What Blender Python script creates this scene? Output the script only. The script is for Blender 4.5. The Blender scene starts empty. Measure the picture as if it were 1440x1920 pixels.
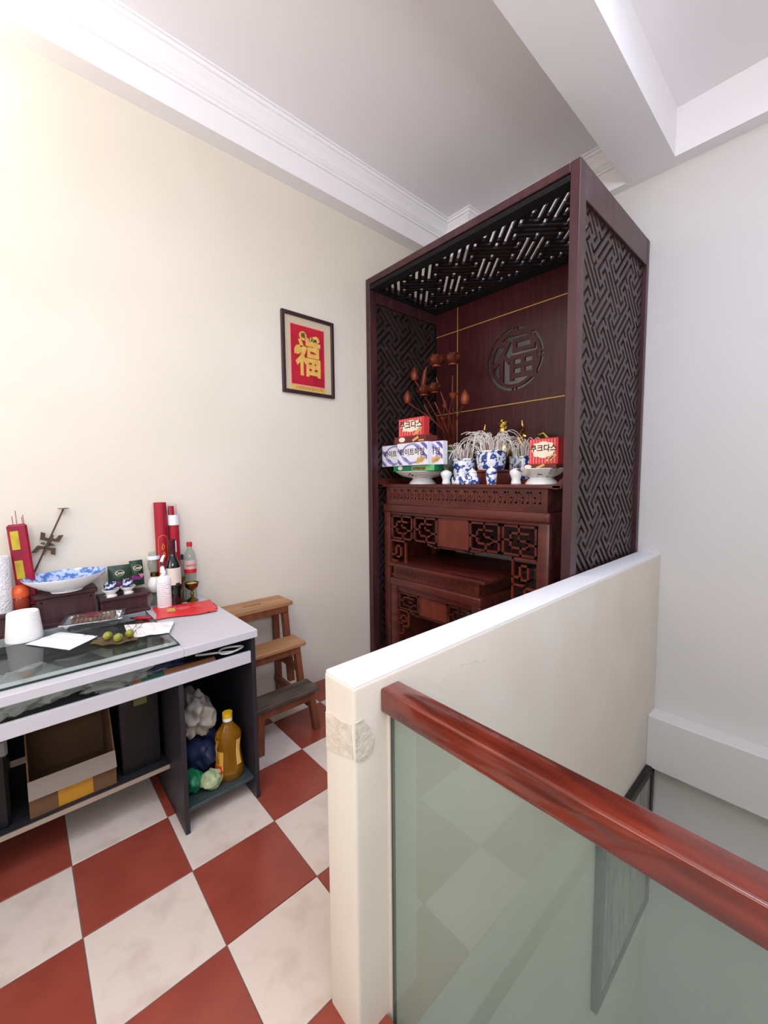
import bpy, bmesh, math, random
from mathutils import Vector, Matrix, noise
S = bpy.context.scene
PI = math.pi
# ---------------------------------------------------------------- camera
cd = bpy.data.cameras.new('camera'); cam = bpy.data.objects.new('camera', cd); S.collection.objects.link(cam)
F = Vector((-0.740695, 0.667141, -0.079335)); R = Vector((0.669773, 0.742507, -0.009338)); U = Vector((-0.052677, 0.060053, 0.996804))
M = Matrix.Identity(4)
for i in range(3): M[i][0] = R[i]; M[i][1] = U[i]; M[i][2] = -F[i]
M.translation = (0, 0, 1.4564); cam.matrix_world = M
cd.sensor_fit = 'HORIZONTAL'; cd.sensor_width = 36; cd.lens = 767.5 / 1440 * 36; cd.clip_start = 0.02
S.camera = cam
# ---------------------------------------------------------------- world, lights, exposure
w = bpy.data.worlds.new('world'); S.world = w; w.use_nodes = True
bg = w.node_tree.nodes['Background']; bg.inputs[0].default_value = (0.55, 0.68, 1.0, 1); bg.inputs[1].default_value = 1.0
def area(name, loc, rot, sx, sy, power, col):
    l = bpy.data.lights.new(name, 'AREA'); l.shape = 'RECTANGLE'; l.size = sx; l.size_y = sy; l.energy = power; l.color = col
    o = bpy.data.objects.new(name, l); o.location = loc; o.rotation_euler = rot; S.collection.objects.link(o); return o
area('skylight_daylight', (0.45, 0.95, 3.75), (0, 0, 0), 1.5, 1.5, 48, (0.64, 0.74, 1.0))
area('window_daylight', (1.48, -0.75, 2.30), (0, PI/2+0.9, 0), 1.2, 1.5, 110, (0.84, 0.89, 1.0))
TUBE_STRENGTH = 30
area('rear_window_daylight', (-0.7, -2.52, 1.9), (PI/2+0.15, 0, 0), 1.9, 1.5, 34, (1.0, 0.96, 0.93))
area('lower_flight_daylight', (1.28, 2.0, -1.9), (0, PI/2, 0), 1.3, 1.6, 5, (0.93, 0.96, 1.0))
S.view_settings.view_transform = 'Standard'; S.view_settings.look = 'None'
S.view_settings.gamma = 1; S.view_settings.use_curve_mapping = False
S.view_settings.exposure = 0.08
# ---------------------------------------------------------------- materials
def lin(c):
    if isinstance(c, str): c = [int(c[i:i+2], 16) / 255 for i in (0, 2, 4)]
    return tuple([(x / 12.92 if x <= 0.04045 else ((x + 0.055) / 1.055) ** 2.4) for x in c]) + (1,)
MATS = {}
def mat(name, col, rough=0.5, metal=0, col2=None, scale=5, bump=0, bscale=40, stretch=(1, 1, 1), lo=0.35, hi=0.65, trans=0, emit=0, coat=0, detail=4, ior=1.45, alpha=1):
    if name in MATS: return MATS[name]
    m = bpy.data.materials.new(name); m.use_nodes = True; nt = m.node_tree; N = nt.nodes; L = nt.links
    p = N['Principled BSDF']; p.inputs['Base Color'].default_value = lin(col); p.inputs['Roughness'].default_value = rough
    p.inputs['Metallic'].default_value = metal; p.inputs['Transmission Weight'].default_value = trans; p.inputs['IOR'].default_value = ior
    p.inputs['Coat Weight'].default_value = coat; p.inputs['Alpha'].default_value = alpha
    if emit: p.inputs['Emission Color'].default_value = lin(col); p.inputs['Emission Strength'].default_value = emit
    if col2 or bump:
        tc = N.new('ShaderNodeTexCoord'); mp = N.new('ShaderNodeMapping'); mp.inputs['Scale'].default_value = stretch
        L.new(tc.outputs['Object'], mp.inputs['Vector'])
    if col2:
        n = N.new('ShaderNodeTexNoise'); n.inputs['Scale'].default_value = scale; n.inputs['Detail'].default_value = detail
        L.new(mp.outputs['Vector'], n.inputs['Vector'])
        r = N.new('ShaderNodeValToRGB'); r.color_ramp.elements[0].position = lo; r.color_ramp.elements[1].position = hi
        r.color_ramp.elements[0].color = lin(col); r.color_ramp.elements[1].color = lin(col2)
        L.new(n.outputs['Fac'], r.inputs['Fac']); L.new(r.outputs['Color'], p.inputs['Base Color'])
    if bump:
        n2 = N.new('ShaderNodeTexNoise'); n2.inputs['Scale'].default_value = bscale; n2.inputs['Detail'].default_value = 5
        L.new(mp.outputs['Vector'], n2.inputs['Vector'])
        b = N.new('ShaderNodeBump'); b.inputs['Strength'].default_value = bump; b.inputs['Distance'].default_value = 0.01
        L.new(n2.outputs['Fac'], b.inputs['Height']); L.new(b.outputs['Normal'], p.inputs['Normal'])
    MATS[name] = m; return m
def glassy(name, tint, film=0.0, filmcol=(0.6, 0.66, 0.6), ior=1.5, rough=0.0):
    if name in MATS: return MATS[name]
    m = bpy.data.materials.new(name); m.use_nodes = True; nt = m.node_tree; N = nt.nodes; L = nt.links
    N.remove(N['Principled BSDF']); out = N['Material Output']
    t = N.new('ShaderNodeBsdfTransparent'); t.inputs[0].default_value = lin(tint)
    g = N.new('ShaderNodeBsdfGlossy'); g.inputs['Roughness'].default_value = rough
    fr = N.new('ShaderNodeFresnel'); fr.inputs['IOR'].default_value = ior
    mx = N.new('ShaderNodeMixShader'); ge = N.new('ShaderNodeNewGeometry'); ml = N.new('ShaderNodeMath'); ml.operation = 'SUBTRACT'; ml.use_clamp = True
    L.new(fr.outputs[0], ml.inputs[0]); L.new(ge.outputs['Backfacing'], ml.inputs[1]); L.new(ml.outputs[0], mx.inputs[0])
    if film:
        d = N.new('ShaderNodeBsdfDiffuse'); d.inputs[0].default_value = lin(filmcol)
        tr = N.new('ShaderNodeBsdfTranslucent'); tr.inputs[0].default_value = lin(filmcol)
        m0 = N.new('ShaderNodeMixShader'); m0.inputs[0].default_value = 0.5; L.new(d.outputs[0], m0.inputs[1]); L.new(tr.outputs[0], m0.inputs[2])
        m1 = N.new('ShaderNodeMixShader'); m1.inputs[0].default_value = film
        L.new(t.outputs[0], m1.inputs[1]); L.new(m0.outputs[0], m1.inputs[2]); L.new(m1.outputs[0], mx.inputs[1])
    else: L.new(t.outputs[0], mx.inputs[1])
    L.new(g.outputs[0], mx.inputs[2]); L.new(mx.outputs[0], out.inputs[0])
    MATS[name] = m; return m
m_cream = mat('cream_wall_paint', 'E4DBCC', 0.75, bump=0.06, bscale=60, col2='E0D7C7', scale=2)
m_white = mat('white_ceiling_paint', 'F6F2F3', 0.7, bump=0.03, bscale=50)
m_backw = mat('back_wall_paint', 'DAD6D2', 0.75, bump=0.05, bscale=60)
m_parap = mat('parapet_paint', 'E1D8CA', 0.7, bump=0.10, bscale=14, col2='DCD2C3', scale=3)
m_ptop = mat('parapet_lit_top_paint', 'EFEDEE', 0.6, bump=0.05, bscale=30)  # whiter than the parapet sides: skylight on the top put into the colour
m_patch = mat('rough_plaster_patch', 'E0D6C5', 0.85, bump=0.7, bscale=45, col2='D2C8B9', scale=30)
m_wellw = mat('stairwell_lower_paint', 'C9C5B6', 0.75)
m_tred = mat('red_floor_tile', '9C4A3A', 0.22, col2='8A3E31', scale=6, lo=0.3, hi=0.75, bump=0.02, bscale=20)
m_tcream = mat('cream_floor_tile', 'DFCFC2', 0.22, col2='C9B6A6', scale=9, lo=0.5, hi=0.8, bump=0.02, bscale=20)
m_grout = mat('tile_grout', '8A6A5E', 0.8)
m_stone = mat('grey_landing_stone', 'B9BAB8', 0.25, col2='A8A9A8', scale=14)
m_dstone = mat('dark_stone_strip', '4A4A4C', 0.3)
m_wood = mat('dark_mahogany_wood', '4E2D30', 0.36, col2='3C2023', scale=6, stretch=(3, 3, 0.35), bump=0.05, bscale=60)
m_woodp = mat('dark_veneer_panel', '4E2024', 0.28, col2='3A1519', scale=9, stretch=(6, 1, 0.4), bump=0.03, bscale=50)
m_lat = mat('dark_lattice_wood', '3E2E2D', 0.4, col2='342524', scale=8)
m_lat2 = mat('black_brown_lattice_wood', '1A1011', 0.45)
m_altar = mat('red_brown_altar_wood', '602A22', 0.27, col2='461C17', scale=5, stretch=(0.5, 3, 3), bump=0.04, bscale=50)
m_altar2 = mat('warm_altar_panel_wood', '74301F', 0.3, col2='5C2418', scale=7, stretch=(3, 3, 0.5))
m_brass = mat('polished_brass', 'DDBB66', 0.22, metal=1)
m_brassold = mat('old_brass', '8C6E35', 0.38, metal=1, col2='5E4722', scale=20)
m_iron = mat('dark_bronze_iron', '5A4738', 0.5, metal=0.7)
m_rail = mat('varnished_red_rail_wood', '80301C', 0.2, col2='4E1A12', scale=6, stretch=(1, 6, 6), coat=0.5, lo=0.3, hi=0.7)
m_glassr = glassy('milky_green_rail_glass', (0.91, 0.94, 0.92), 0.14, (0.80, 0.86, 0.82))
m_glassd = glassy('desk_glass', (0.955, 0.975, 0.965), 0.04, (0.8, 0.85, 0.84))
m_gedge = mat('green_glass_edge', '17302A', 0.1)
m_clear = glassy('clear_glass', (0.93, 0.95, 0.94), 0.10, (0.8, 0.82, 0.82))
m_bag = glassy('clear_plastic_bag', (0.88, 0.89, 0.88), 0.55, (0.88, 0.89, 0.88), rough=0.15)
m_desk = mat('white_laminate', 'C9C6CB', 0.4); m_dtray = mat('dark_grey_laminate', '2C2A2E', 0.5)
m_dgrey = mat('dark_grey_panel', '2A262D', 0.45)
m_edge = mat('pale_board_edge', 'A59584', 0.6)
m_stool = mat('worn_pine_wood', 'B98A62', 0.5, col2='9C6E48', scale=6, stretch=(3, 0.5, 3))
m_stoold = mat('reddish_stool_wood', '8A4E30', 0.5, col2='6A3824', scale=6, stretch=(3, 3, 0.5))
m_stoolg = mat('dark_greyish_wood', '66584C', 0.55, col2='443A34', scale=9, stretch=(3, 0.6, 3))  # bottom tread: greyer and darker than the upper ones, mottled
m_card = mat('brown_cardboard', '6E4F36', 0.85); m_cardl = mat('pale_cardboard_flap', '94887C', 0.8); m_tape = mat('yellow_packing_tape', 'C08A2A', 0.3)  # cardboard tones darkened to carry the shade under the desk
m_black = mat('black_plastic', '141416', 0.4); m_paper = mat('white_paper', 'F1F0F4', 0.8); m_tissue = mat('white_tissue', 'F4F2F0', 0.9, bump=0.3, bscale=150)
m_emb = mat('embossed_white_paper', 'F0EDF0', 0.9, bump=1.0, bscale=110)
m_porc = mat('white_porcelain', 'F2F2F2', 0.15, coat=0.4)
m_porcb = mat('blue_and_white_porcelain', 'F2F4F8', 0.15, col2='27458F', scale=34, lo=0.50, hi=0.54, detail=2, coat=0.4)
m_porcs = mat('porcelain_with_blue_sprigs', 'EFEDE6', 0.15, col2='2A3766', scale=15, lo=0.62, hi=0.65, detail=2, coat=0.4)
m_plateb = mat('blue_painted_plate_face', 'B4C6E4', 0.15, col2='4470B4', scale=48, lo=0.44, hi=0.56, detail=3, coat=0.4)
m_red = mat('deep_red_paper', 'A5122B', 0.55); m_redv = mat('dull_red_packet', 'B01832', 0.35, col2='7C1238', scale=9)
m_redb = mat('bright_red_packet', 'DE3238', 0.35); m_redbox = mat('red_card_box', 'D23A3E', 0.45); m_pink = mat('pale_red_stripe', 'EC7C78', 0.45)
m_cbox = mat('cream_print', 'FBE9D2', 0.5); m_wafer = mat('wafer_print', 'E0B070', 0.5); m_inkd = mat('dark_brown_ink', '4A2A22', 0.6)
m_wbox = mat('white_card_box', 'EEEEF4', 0.45); m_purp = mat('violet_print', '6A62B8', 0.45); m_lpurp = mat('pale_violet_print', '9C96D0', 0.45)
m_brbox = mat('brown_card_box', '6E2F28', 0.5); m_grbox = mat('green_card_box', '0E7A50', 0.45); m_lgr = mat('light_green_print', '6CBF72', 0.45)
m_gold = mat('gold_print', 'E5BE62', 0.4, col2='D9A650', scale=20); m_yel = mat('yellow_label', 'C9B92E', 0.5, col2='B7962E', scale=30)
m_kraft = mat('beige_mount_card', 'CDBBA0', 0.8); m_crims = mat('crimson_print', 'C0142F', 0.6, col2='A80F2A', scale=8)
m_lotus = mat('carved_lotus_wood', '8A3C20', 0.35, col2='5E2414', scale=9); m_vase = mat('olive_ceramic', '4A4228', 0.4)
m_ash = mat('pale_incense_ash', 'EFE6DC', 0.8); m_ash2 = mat('tan_incense_ash', 'B49A80', 0.9); m_stickred = mat('red_incense_stub', '8E1634', 0.7)
m_orange = mat('orange_wax', 'D2582A', 0.3); m_foil = mat('crumpled_foil', 'D5D5D8', 0.25, metal=1, bump=0.8, bscale=35)
m_snack = mat('brown_snack', 'A07858', 0.6, col2='6E3A2A', scale=25); m_nut = mat('green_areca_nut', '7F8A30', 0.35, col2='A89A3C', scale=12)
m_leaf = mat('dried_tan_leaf', 'A08A62', 0.8, col2='7A6444', scale=15); m_twig = mat('dark_twig', '2E211C', 0.8)
m_dgreen = mat('dark_green_packet', '14301F', 0.35, col2='1E3C22', scale=8); m_olive = mat('lime_print', '6A6C3A', 0.5); m_magenta = mat('magenta_print', '7C2070', 0.4); m_lpink = mat('lotus_pink_print', 'E08AA8', 0.4)
m_wine = mat('dark_wine_glass', '0E1211', 0.06, coat=0.5); m_caps = mat('maroon_capsule', '4A1420', 0.3); m_lab = mat('cream_bottle_label', 'DDD0C4', 0.6)
m_wplas = mat('white_plastic', 'EFEFF0', 0.3); m_cap = mat('red_plastic_cap', 'D0262E', 0.3); m_ycap = mat('yellow_plastic_cap', 'E0B41C', 0.35)
m_oil = mat('amber_cooking_oil', 'E0A018', 0.12, trans=0.75, col2='CC8A14', scale=5); m_bluecap = mat('navy_cap', '22264A', 0.4)
m_cloth = mat('greyish_cloth', 'A39A8E', 0.85, bump=0.5, bscale=25); m_navy = mat('navy_plastic', '23294A', 0.5); m_greenb = mat('green_plastic_bag', '1E7A50', 0.35)
m_palegr = mat('pale_green_plastic', 'A9B88A', 0.35); m_brownw = mat('brown_wooden_roll', '8A5634', 0.6); m_pic = mat('grey_brown_picture', '5A5050', 0.5, col2='8A8580', scale=7, stretch=(1, 5, 1))
m_tube = mat('lit_fluorescent_tube', 'FFF0DC', 0.4, emit=TUBE_STRENGTH)
# ---------------------------------------------------------------- mesh helpers
class MB:
    def __init__(s): s.bm = bmesh.new()
    def box(s, x0, y0, z0, x1, y1, z1, bev=0, rot=None, seg=1):
        c = Vector(((x0+x1)/2, (y0+y1)/2, (z0+z1)/2)); d = (abs(x1-x0), abs(y1-y0), abs(z1-z0))
        r = bmesh.ops.create_cube(s.bm, size=1); vs = r['verts']
        for v in vs: v.co = Vector((v.co.x*d[0], v.co.y*d[1], v.co.z*d[2]))
        if bev:
            es = list({e for v in vs for e in v.link_edges})
            r = bmesh.ops.bevel(s.bm, geom=es, offset=bev, segments=seg, profile=0.5, affect='EDGES')
            vs = list({v for f in r['faces'] for v in f.verts} | {v for v in vs if v.is_valid})
        for v in vs:
            co = v.co
            if rot is not None: co = rot @ co
            v.co = co + c
        return s
    def cbox(s, c, d, rot=None, bev=0):
        return s.box(c[0]-d[0]/2, c[1]-d[1]/2, c[2]-d[2]/2, c[0]+d[0]/2, c[1]+d[1]/2, c[2]+d[2]/2, bev, rot)
    def lathe(s, prof, c=(0, 0, 0), seg=28, sx=1, sy=1, M=None):
        rings = []
        for r, z in prof:
            if r < 1e-6: ring = [s.bm.verts.new((0, 0, z))]
            else: ring = [s.bm.verts.new((math.cos(2*PI*k/seg)*r*sx, math.sin(2*PI*k/seg)*r*sy, z)) for k in range(seg)]
            rings.append(ring)
        for a, b in zip(rings, rings[1:]):
            for k in range(seg):
                k2 = (k+1) % seg
                if len(a) == 1 and len(b) == 1: continue
                if len(a) == 1: s.bm.faces.new((a[0], b[k2], b[k]))
                elif len(b) == 1: s.bm.faces.new((a[k], a[k2], b[0]))
                else: s.bm.faces.new((a[k], a[k2], b[k2], b[k]))
        for ring in rings:
            for v in ring:
                if M is not None: v.co = M @ v.co
                v.co += Vector(c)
        return s
    def tube(s, pts, r, seg=6, caps=True):
        pts = [Vector(p) for p in pts]; n = len(pts); rings = []
        for i, p in enumerate(pts):
            t = (pts[min(i+1, n-1)] - pts[max(i-1, 0)]).normalized()
            a = t.cross(Vector((0, 0, 1)))
            if a.length < 0.05: a = t.cross(Vector((1, 0, 0)))
            a.normalize(); b = t.cross(a); rr = r[i] if isinstance(r, (list, tuple)) else r
            rings.append([s.bm.verts.new(p + (a*math.cos(2*PI*k/seg) + b*math.sin(2*PI*k/seg))*rr) for k in range(seg)])
        for A, B in zip(rings, rings[1:]):
            for k in range(seg): s.bm.faces.new((A[k], A[(k+1) % seg], B[(k+1) % seg], B[k]))
        if caps: s.bm.faces.new(rings[0][::-1]); s.bm.faces.new(rings[-1])
        return s
    def prism(s, poly, mp, d0, d1):
        a = [s.bm.verts.new(mp(p[0], p[1], d0)) for p in poly]; b = [s.bm.verts.new(mp(p[0], p[1], d1)) for p in poly]
        n = len(poly); s.bm.faces.new(a[::-1]); s.bm.faces.new(b)
        for k in range(n): s.bm.faces.new((a[k], a[(k+1) % n], b[(k+1) % n], b[k]))
        return s
    def bars(s, paths, wd, mp, d0, d1, sc=1, ox=0, oy=0, clip=None):
        for path in paths:
            for p, q in zip(path, path[1:]):
                p2 = Vector((p[0]*sc+ox, p[1]*sc+oy)); q2 = Vector((q[0]*sc+ox, q[1]*sc+oy)); t = (q2-p2).normalized(); nn = Vector((-t.y, t.x))*wd/2; e = t*wd/2
                s.prism([p2-e-nn, q2+e-nn, q2+e+nn, p2-e+nn], mp, d0, d1)
        return s
    def arcband(s, r0, r1, a0, a1, mp, d0, d1, n=24):
        for k in range(n):
            t0 = a0+(a1-a0)*k/n; t1 = a0+(a1-a0)*(k+1)/n
            s.prism([(r0*math.cos(t0), r0*math.sin(t0)), (r1*math.cos(t0), r1*math.sin(t0)), (r1*math.cos(t1), r1*math.sin(t1)), (r0*math.cos(t1), r0*math.sin(t1))], mp, d0, d1)
        return s
    def grid(s, f, nu, nv):
        vs = [[s.bm.verts.new(f(i/nu, j/nv)) for j in range(nv+1)] for i in range(nu+1)]
        for i in range(nu):
            for j in range(nv): s.bm.faces.new((vs[i][j], vs[i+1][j], vs[i+1][j+1], vs[i][j+1]))
        return s
    def blob(s, c, d, amp=0.3, seed=0, freq=3, sub=4):
        r = bmesh.ops.create_icosphere(s.bm, subdivisions=sub, radius=1); off = Vector((seed*7.3, seed*3.1, seed*1.7))
        for v in r['verts']:
            n = noise.noise(v.co*freq+off) + 0.5*noise.noise(v.co*freq*2.3+off) - 0.6*abs(noise.noise(v.co*freq*1.4-off))
            k = 1 + amp*n; v.co = Vector((v.co.x*d[0]*k, v.co.y*d[1]*k, max(v.co.z*k, -0.97)*d[2])) + Vector(c)
        return s
    def solid(s, t):
        bmesh.ops.solidify(s.bm, geom=s.bm.faces[:], thickness=t); return s
    def build(s, name, m, parent=None, smooth=False, loc=None):
        bmesh.ops.recalc_face_normals(s.bm, faces=s.bm.faces[:])
        me = bpy.data.meshes.new(name); s.bm.to_mesh(me); s.bm.free()
        if smooth:
            me.polygons.foreach_set('use_smooth', [True]*len(me.polygons))
            try: me.set_sharp_from_angle(angle=math.radians(38))
            except Exception: pass
        me.materials.append(m); o = bpy.data.objects.new(name, me); S.collection.objects.link(o)
        if parent: o.parent = parent
        if loc: o.location = loc
        return o
def thing(name, label, cat, loc=(0, 0, 0), rz=0, group=None):
    o = bpy.data.objects.new(name, None); o.empty_display_size = 0.05; S.collection.objects.link(o); o.location = loc; o.rotation_euler = (0, 0, rz)
    o['label'] = label; o['category'] = cat
    if group: o['group'] = group
    return o
def tag(o, label, cat, group=None):
    o['label'] = label; o['category'] = cat
    if group: o['group'] = group
    return o
def struct(o): o['kind'] = 'structure'; return o
def copy_tree(o, parent=None):
    c = o.copy(); S.collection.objects.link(c); c.parent = parent
    for ch in [x for x in S.objects if x.parent == o]: copy_tree(ch, c)
    return c
def text(name, body, size, m, parent, loc, rot, extrude=0.0004, bold=0, sx=1, align='CENTER', res=2):
    cu = bpy.data.curves.new('t', 'FONT'); cu.body = body; cu.size = size; cu.extrude = extrude; cu.offset = bold; cu.align_x = align; cu.align_y = 'CENTER'; cu.resolution_u = res
    t = bpy.data.objects.new('t', cu); S.collection.objects.link(t)
    me = bpy.data.meshes.new_from_object(t); bpy.data.objects.remove(t); bpy.data.curves.remove(cu)
    me.materials.append(m); o = bpy.data.objects.new(name, me); S.collection.objects.link(o)
    if parent: o.parent = parent
    o.location = loc; o.rotation_euler = rot; o.scale = (sx, 1, 1); return o
def rotz(a): return Matrix.Rotation(a, 3, 'Z')
mpY = lambda y0: (lambda a, b, d: Vector((a, y0+d, b)))     # plane y = y0, depth along +y
mpX = lambda x0: (lambda a, b, d: Vector((x0+d, a, b)))     # plane x = x0
mpZ = lambda z0: (lambda a, b, d: Vector((a, b, z0+d)))
FACEY = (PI/2, 0, 0); FACEX = (PI/2, 0, PI/2)
# ---------------------------------------------------------------- room shell
XL, YB, ZC, ZB = -2.46, 3.10, 3.60, 3.335
struct(MB().box(XL-0.12, -2.6, -0.2, XL, YB+0.12, ZC+0.1).build('wall_left', m_cream))
wb = struct(MB().box(XL, YB, -3.2, 1.4, YB+0.12, ZC+0.1).build('wall_back', m_backw))
struct(MB().box(1.3, -2.6, -3.2, 1.42, -1.55, ZC+0.1).box(1.3, 0.05, -3.2, 1.42, YB, ZC+0.1).box(1.3, -1.55, -3.2, 1.42, 0.05, 1.65).box(1.3, -1.55, 2.95, 1.42, 0.05, ZC+0.1).build('wall_right', m_cream))
wn = MB()
for a in ((-1.55, 1.65, -1.50, 2.95), (0.0, 1.65, 0.05, 2.95), (-1.50, 1.65, 0.0, 1.70), (-1.50, 2.90, 0.0, 2.95), (-0.775, 1.70, -0.725, 2.90)): wn.box(1.34, a[0], a[1], 1.38, a[2], a[3], 0.004)
struct(wn.build('window_1', m_white))
struct(MB().box(XL, -2.72, -0.2, 1.42, -2.6, ZC+0.1).build('wall_front', m_cream))
cl = MB()
cl.box(XL, -2.6, ZC, -0.5, YB, ZC+0.1); cl.box(1.15, -2.6, ZC, 1.3, YB, ZC+0.1); cl.box(-0.5, -2.6, ZC, 1.15, 0.1, ZC+0.1); cl.box(-0.5, 1.75, ZC, 1.15, YB, ZC+0.1)
ceil = struct(cl.build('ceiling', m_white))
MB().box(XL, -2.6, ZB, -2.354, YB, ZC).build('beam', m_white, ceil)
MB().box(-1.015, -2.6, ZB, -0.747, YB, ZC).build('beam', m_white, ceil)
MB().box(-2.354, 3.03, ZB, -1.015, YB, ZC).build('beam', m_white, ceil)
MB().box(-0.747, 3.005, ZB, 1.3, YB, ZC).build('beam', m_white, ceil)
MB().box(-2.354, 2.87, ZB, -2.14, 3.03, ZC).build('column_head', m_white, ceil)
MB().box(-0.52, 0.08, ZC+0.1, -0.5, 1.77, ZC+0.3).box(1.15, 0.08, ZC+0.1, 1.17, 1.77, ZC+0.3).box(-0.5, 0.08, ZC+0.1, 1.15, 0.1, ZC+0.3).box(-0.5, 1.75, ZC+0.1, 1.15, 1.77, ZC+0.3).build('skylight_curb', m_white, ceil)
# cornice profile (projection p, drop d)
prof = [(0, -0.135), (0.012, -0.135), (0.012, -0.118), (0.02, -0.112), (0.022, -0.104), (0.03, -0.096), (0.034, -0.080), (0.040, -0.062), (0.052, -0.045), (0.058, -0.038), (0.058, -0.030), (0.070, -0.026), (0.074, -0.016), (0.074, -0.010), (0.085, -0.010), (0.085, 0), (0, 0)]
def cornice(name, path):
    # path points (x,y); normal = to the right side of travel
    mb = MB(); P = [Vector(p) for p in path]; rings = []
    for i, p in enumerate(P):
        t0 = (P[i]-P[i-1]).normalized() if i > 0 else None; t1 = (P[i+1]-P[i]).normalized() if i < len(P)-1 else None
        n0 = Vector((t0.y, -t0.x)) if t0 else None; n1 = Vector((t1.y, -t1.x)) if t1 else None
        if n0 and n1: b = (n0+n1); b = b / (b.dot(n0))
        else: b = n0 or n1
        rings.append([mb.bm.verts.new((p.x+b.x*a, p.y+b.y*a, ZC+d)) for a, d in prof])
    for A, B in zip(rings, rings[1:]):
        for k in range(len(prof)): mb.bm.faces.new((A[k], A[(k+1) % len(prof)], B[(k+1) % len(prof)], B[k]))
    mb.bm.faces.new(rings[0]); mb.bm.faces.new(rings[-1][::-1])
    return struct(mb.build(name, m_white))
cornice('trim_1', [(-2.354, -2.6), (-2.354, 2.87), (-2.14, 2.87), (-2.14, 3.03), (-1.015, 3.03)])
# floor: grout bed with every tile on it
T = 1/3; TX, TY = -1.5471, 0.4105
fl = MB(); fl.box(XL, -2.6, -0.2, -0.88, YB, -0.004).box(-0.88, -2.6, -0.2, -0.752, 0.574, -0.004).box(-0.752, -2.6, -0.2, 1.3, 0.672, -0.004)
floor = struct(fl.build('floor', m_grout))
base = {}
for col, m in ((0, m_tred), (1, m_tcream)):
    base[col] = None
g = 0.0014
def clipt(i, j):
    x0 = TX+i*T+g; x1 = TX+(i+1)*T-g; y0 = TY+j*T+g; y1 = TY+(j+1)*T-g
    return max(x0, XL+0.001), min(x1, -0.685 if y0 < 0.5 else -0.685), max(y0, -2.599), min(y1, 3.09 if i < 2 else 0.671)
for i in range(-3, 3):
    for j in range(-9, 9):
        x0, x1, y0, y1 = clipt(i, j)
        if i == 2 and y0 > 0.6: continue
        if x1-x0 < 0.01 or y1-y0 < 0.01: continue
        col = (i+j) % 2; full = (x1-x0 > 0.32 and y1-y0 > 0.32)
        if full and base[col] is not None:
            o = base[col].copy(); S.collection.objects.link(o)
        else:
            w2, h2 = (x1-x0)/2, (y1-y0)/2
            o = MB().box(-w2, -h2, -0.0039, w2, h2, 0, 0.0012).build('tile', m_tred if col == 0 else m_tcream, floor)
            if full: base[col] = o
        o.name = 'tile'; o.parent = floor; o.location = ((x0+x1)/2, (y0+y1)/2, 0)
MB().box(-0.682, -2.6, -0.0039, -0.59, 0.671, 0.0, 0.001).build('stone_slab', m_stone, floor)
MB().box(-0.588, -2.6, -0.0039, -0.556, 0.671, 0.0, 0.001).build('dark_strip', m_dstone, floor)
MB().box(-0.554, -2.6, -0.0039, 0.35, 0.671, 0.0, 0.001).build('stone_slab', m_stone, floor)
MB().box(0.353, -2.6, -0.0039, 1.3, 0.671, 0.0, 0.001).build('stone_slab', m_stone, floor)
# parapet (with the stairwell wall under it)
pp = MB(); pp.box(-0.88, 0.574, -3.2, -0.752, YB, 0.957, 0.010, seg=3)
par = struct(pp.build('wall_parapet', m_parap, smooth=True))
MB().box(-0.877, 0.577, 0.951, -0.755, YB, 0.962, 0.005, seg=2).build('lit_top_layer', m_ptop, par, smooth=True)  # thin layer over the parapet that carries the painted-in skylight
def jag(y0, n, seed):
    random.seed(seed); return [random.uniform(-0.006, 0.006) for _ in range(n)]
pts = [(-0.872, 0.750), (-0.872, 0.850), (-0.84, 0.856), (-0.80, 0.854), (-0.764, 0.862), (-0.760, 0.81), (-0.758, 0.776), (-0.79, 0.770), (-0.83, 0.757)]
MB().prism(pts, mpY(0.574), -0.0022, 0.002).build('plaster_patch', m_patch, par)
pts = [(0.577, 0.775), (0.577, 0.87), (0.60, 0.872), (0.625, 0.835), (0.636, 0.80), (0.628, 0.772), (0.60, 0.765)]
MB().prism(pts, mpX(-0.752), -0.002, 0.0022).build('plaster_patch', m_patch, par)
def crack(y, z, ln, sd):
    random.seed(sd); P = [(-0.7518, y, z)]
    for k in range(9): P.append((-0.7518, P[-1][1]+ln/9, P[-1][2]+random.uniform(-0.009, 0.006)))
    return P
MB().tube(crack(0.99, 0.885, 0.13, 3), 0.0006, 4).tube(crack(0.86, 0.862, 0.10, 5), 0.0005, 4).build('hairline_crack', m_patch, par)
struct(MB().box(-0.752, 2.966, -0.43, 1.3, YB, -0.086, 0.003).build('trim_2', m_backw))
struct(MB().box(-0.752, 0.55, -3.2, 1.3, 0.672, -0.2).build('wall_landing_side', m_wellw))
struct(MB().box(-0.752, 0.72, -3.3, 1.3, YB, -3.2).build('floor_lower', m_stone))
st = thing('staircase', 'grey stone staircase going down inside the stairwell under the glass railing', 'stairs', (0, 0, -3.2))
for k in range(9):
    MB().box(-0.55+k*0.2, 0.725, 0, -0.35+k*0.2, 1.55, 0.24*(k+1), 0.004).build('step', m_stone, st)
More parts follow.
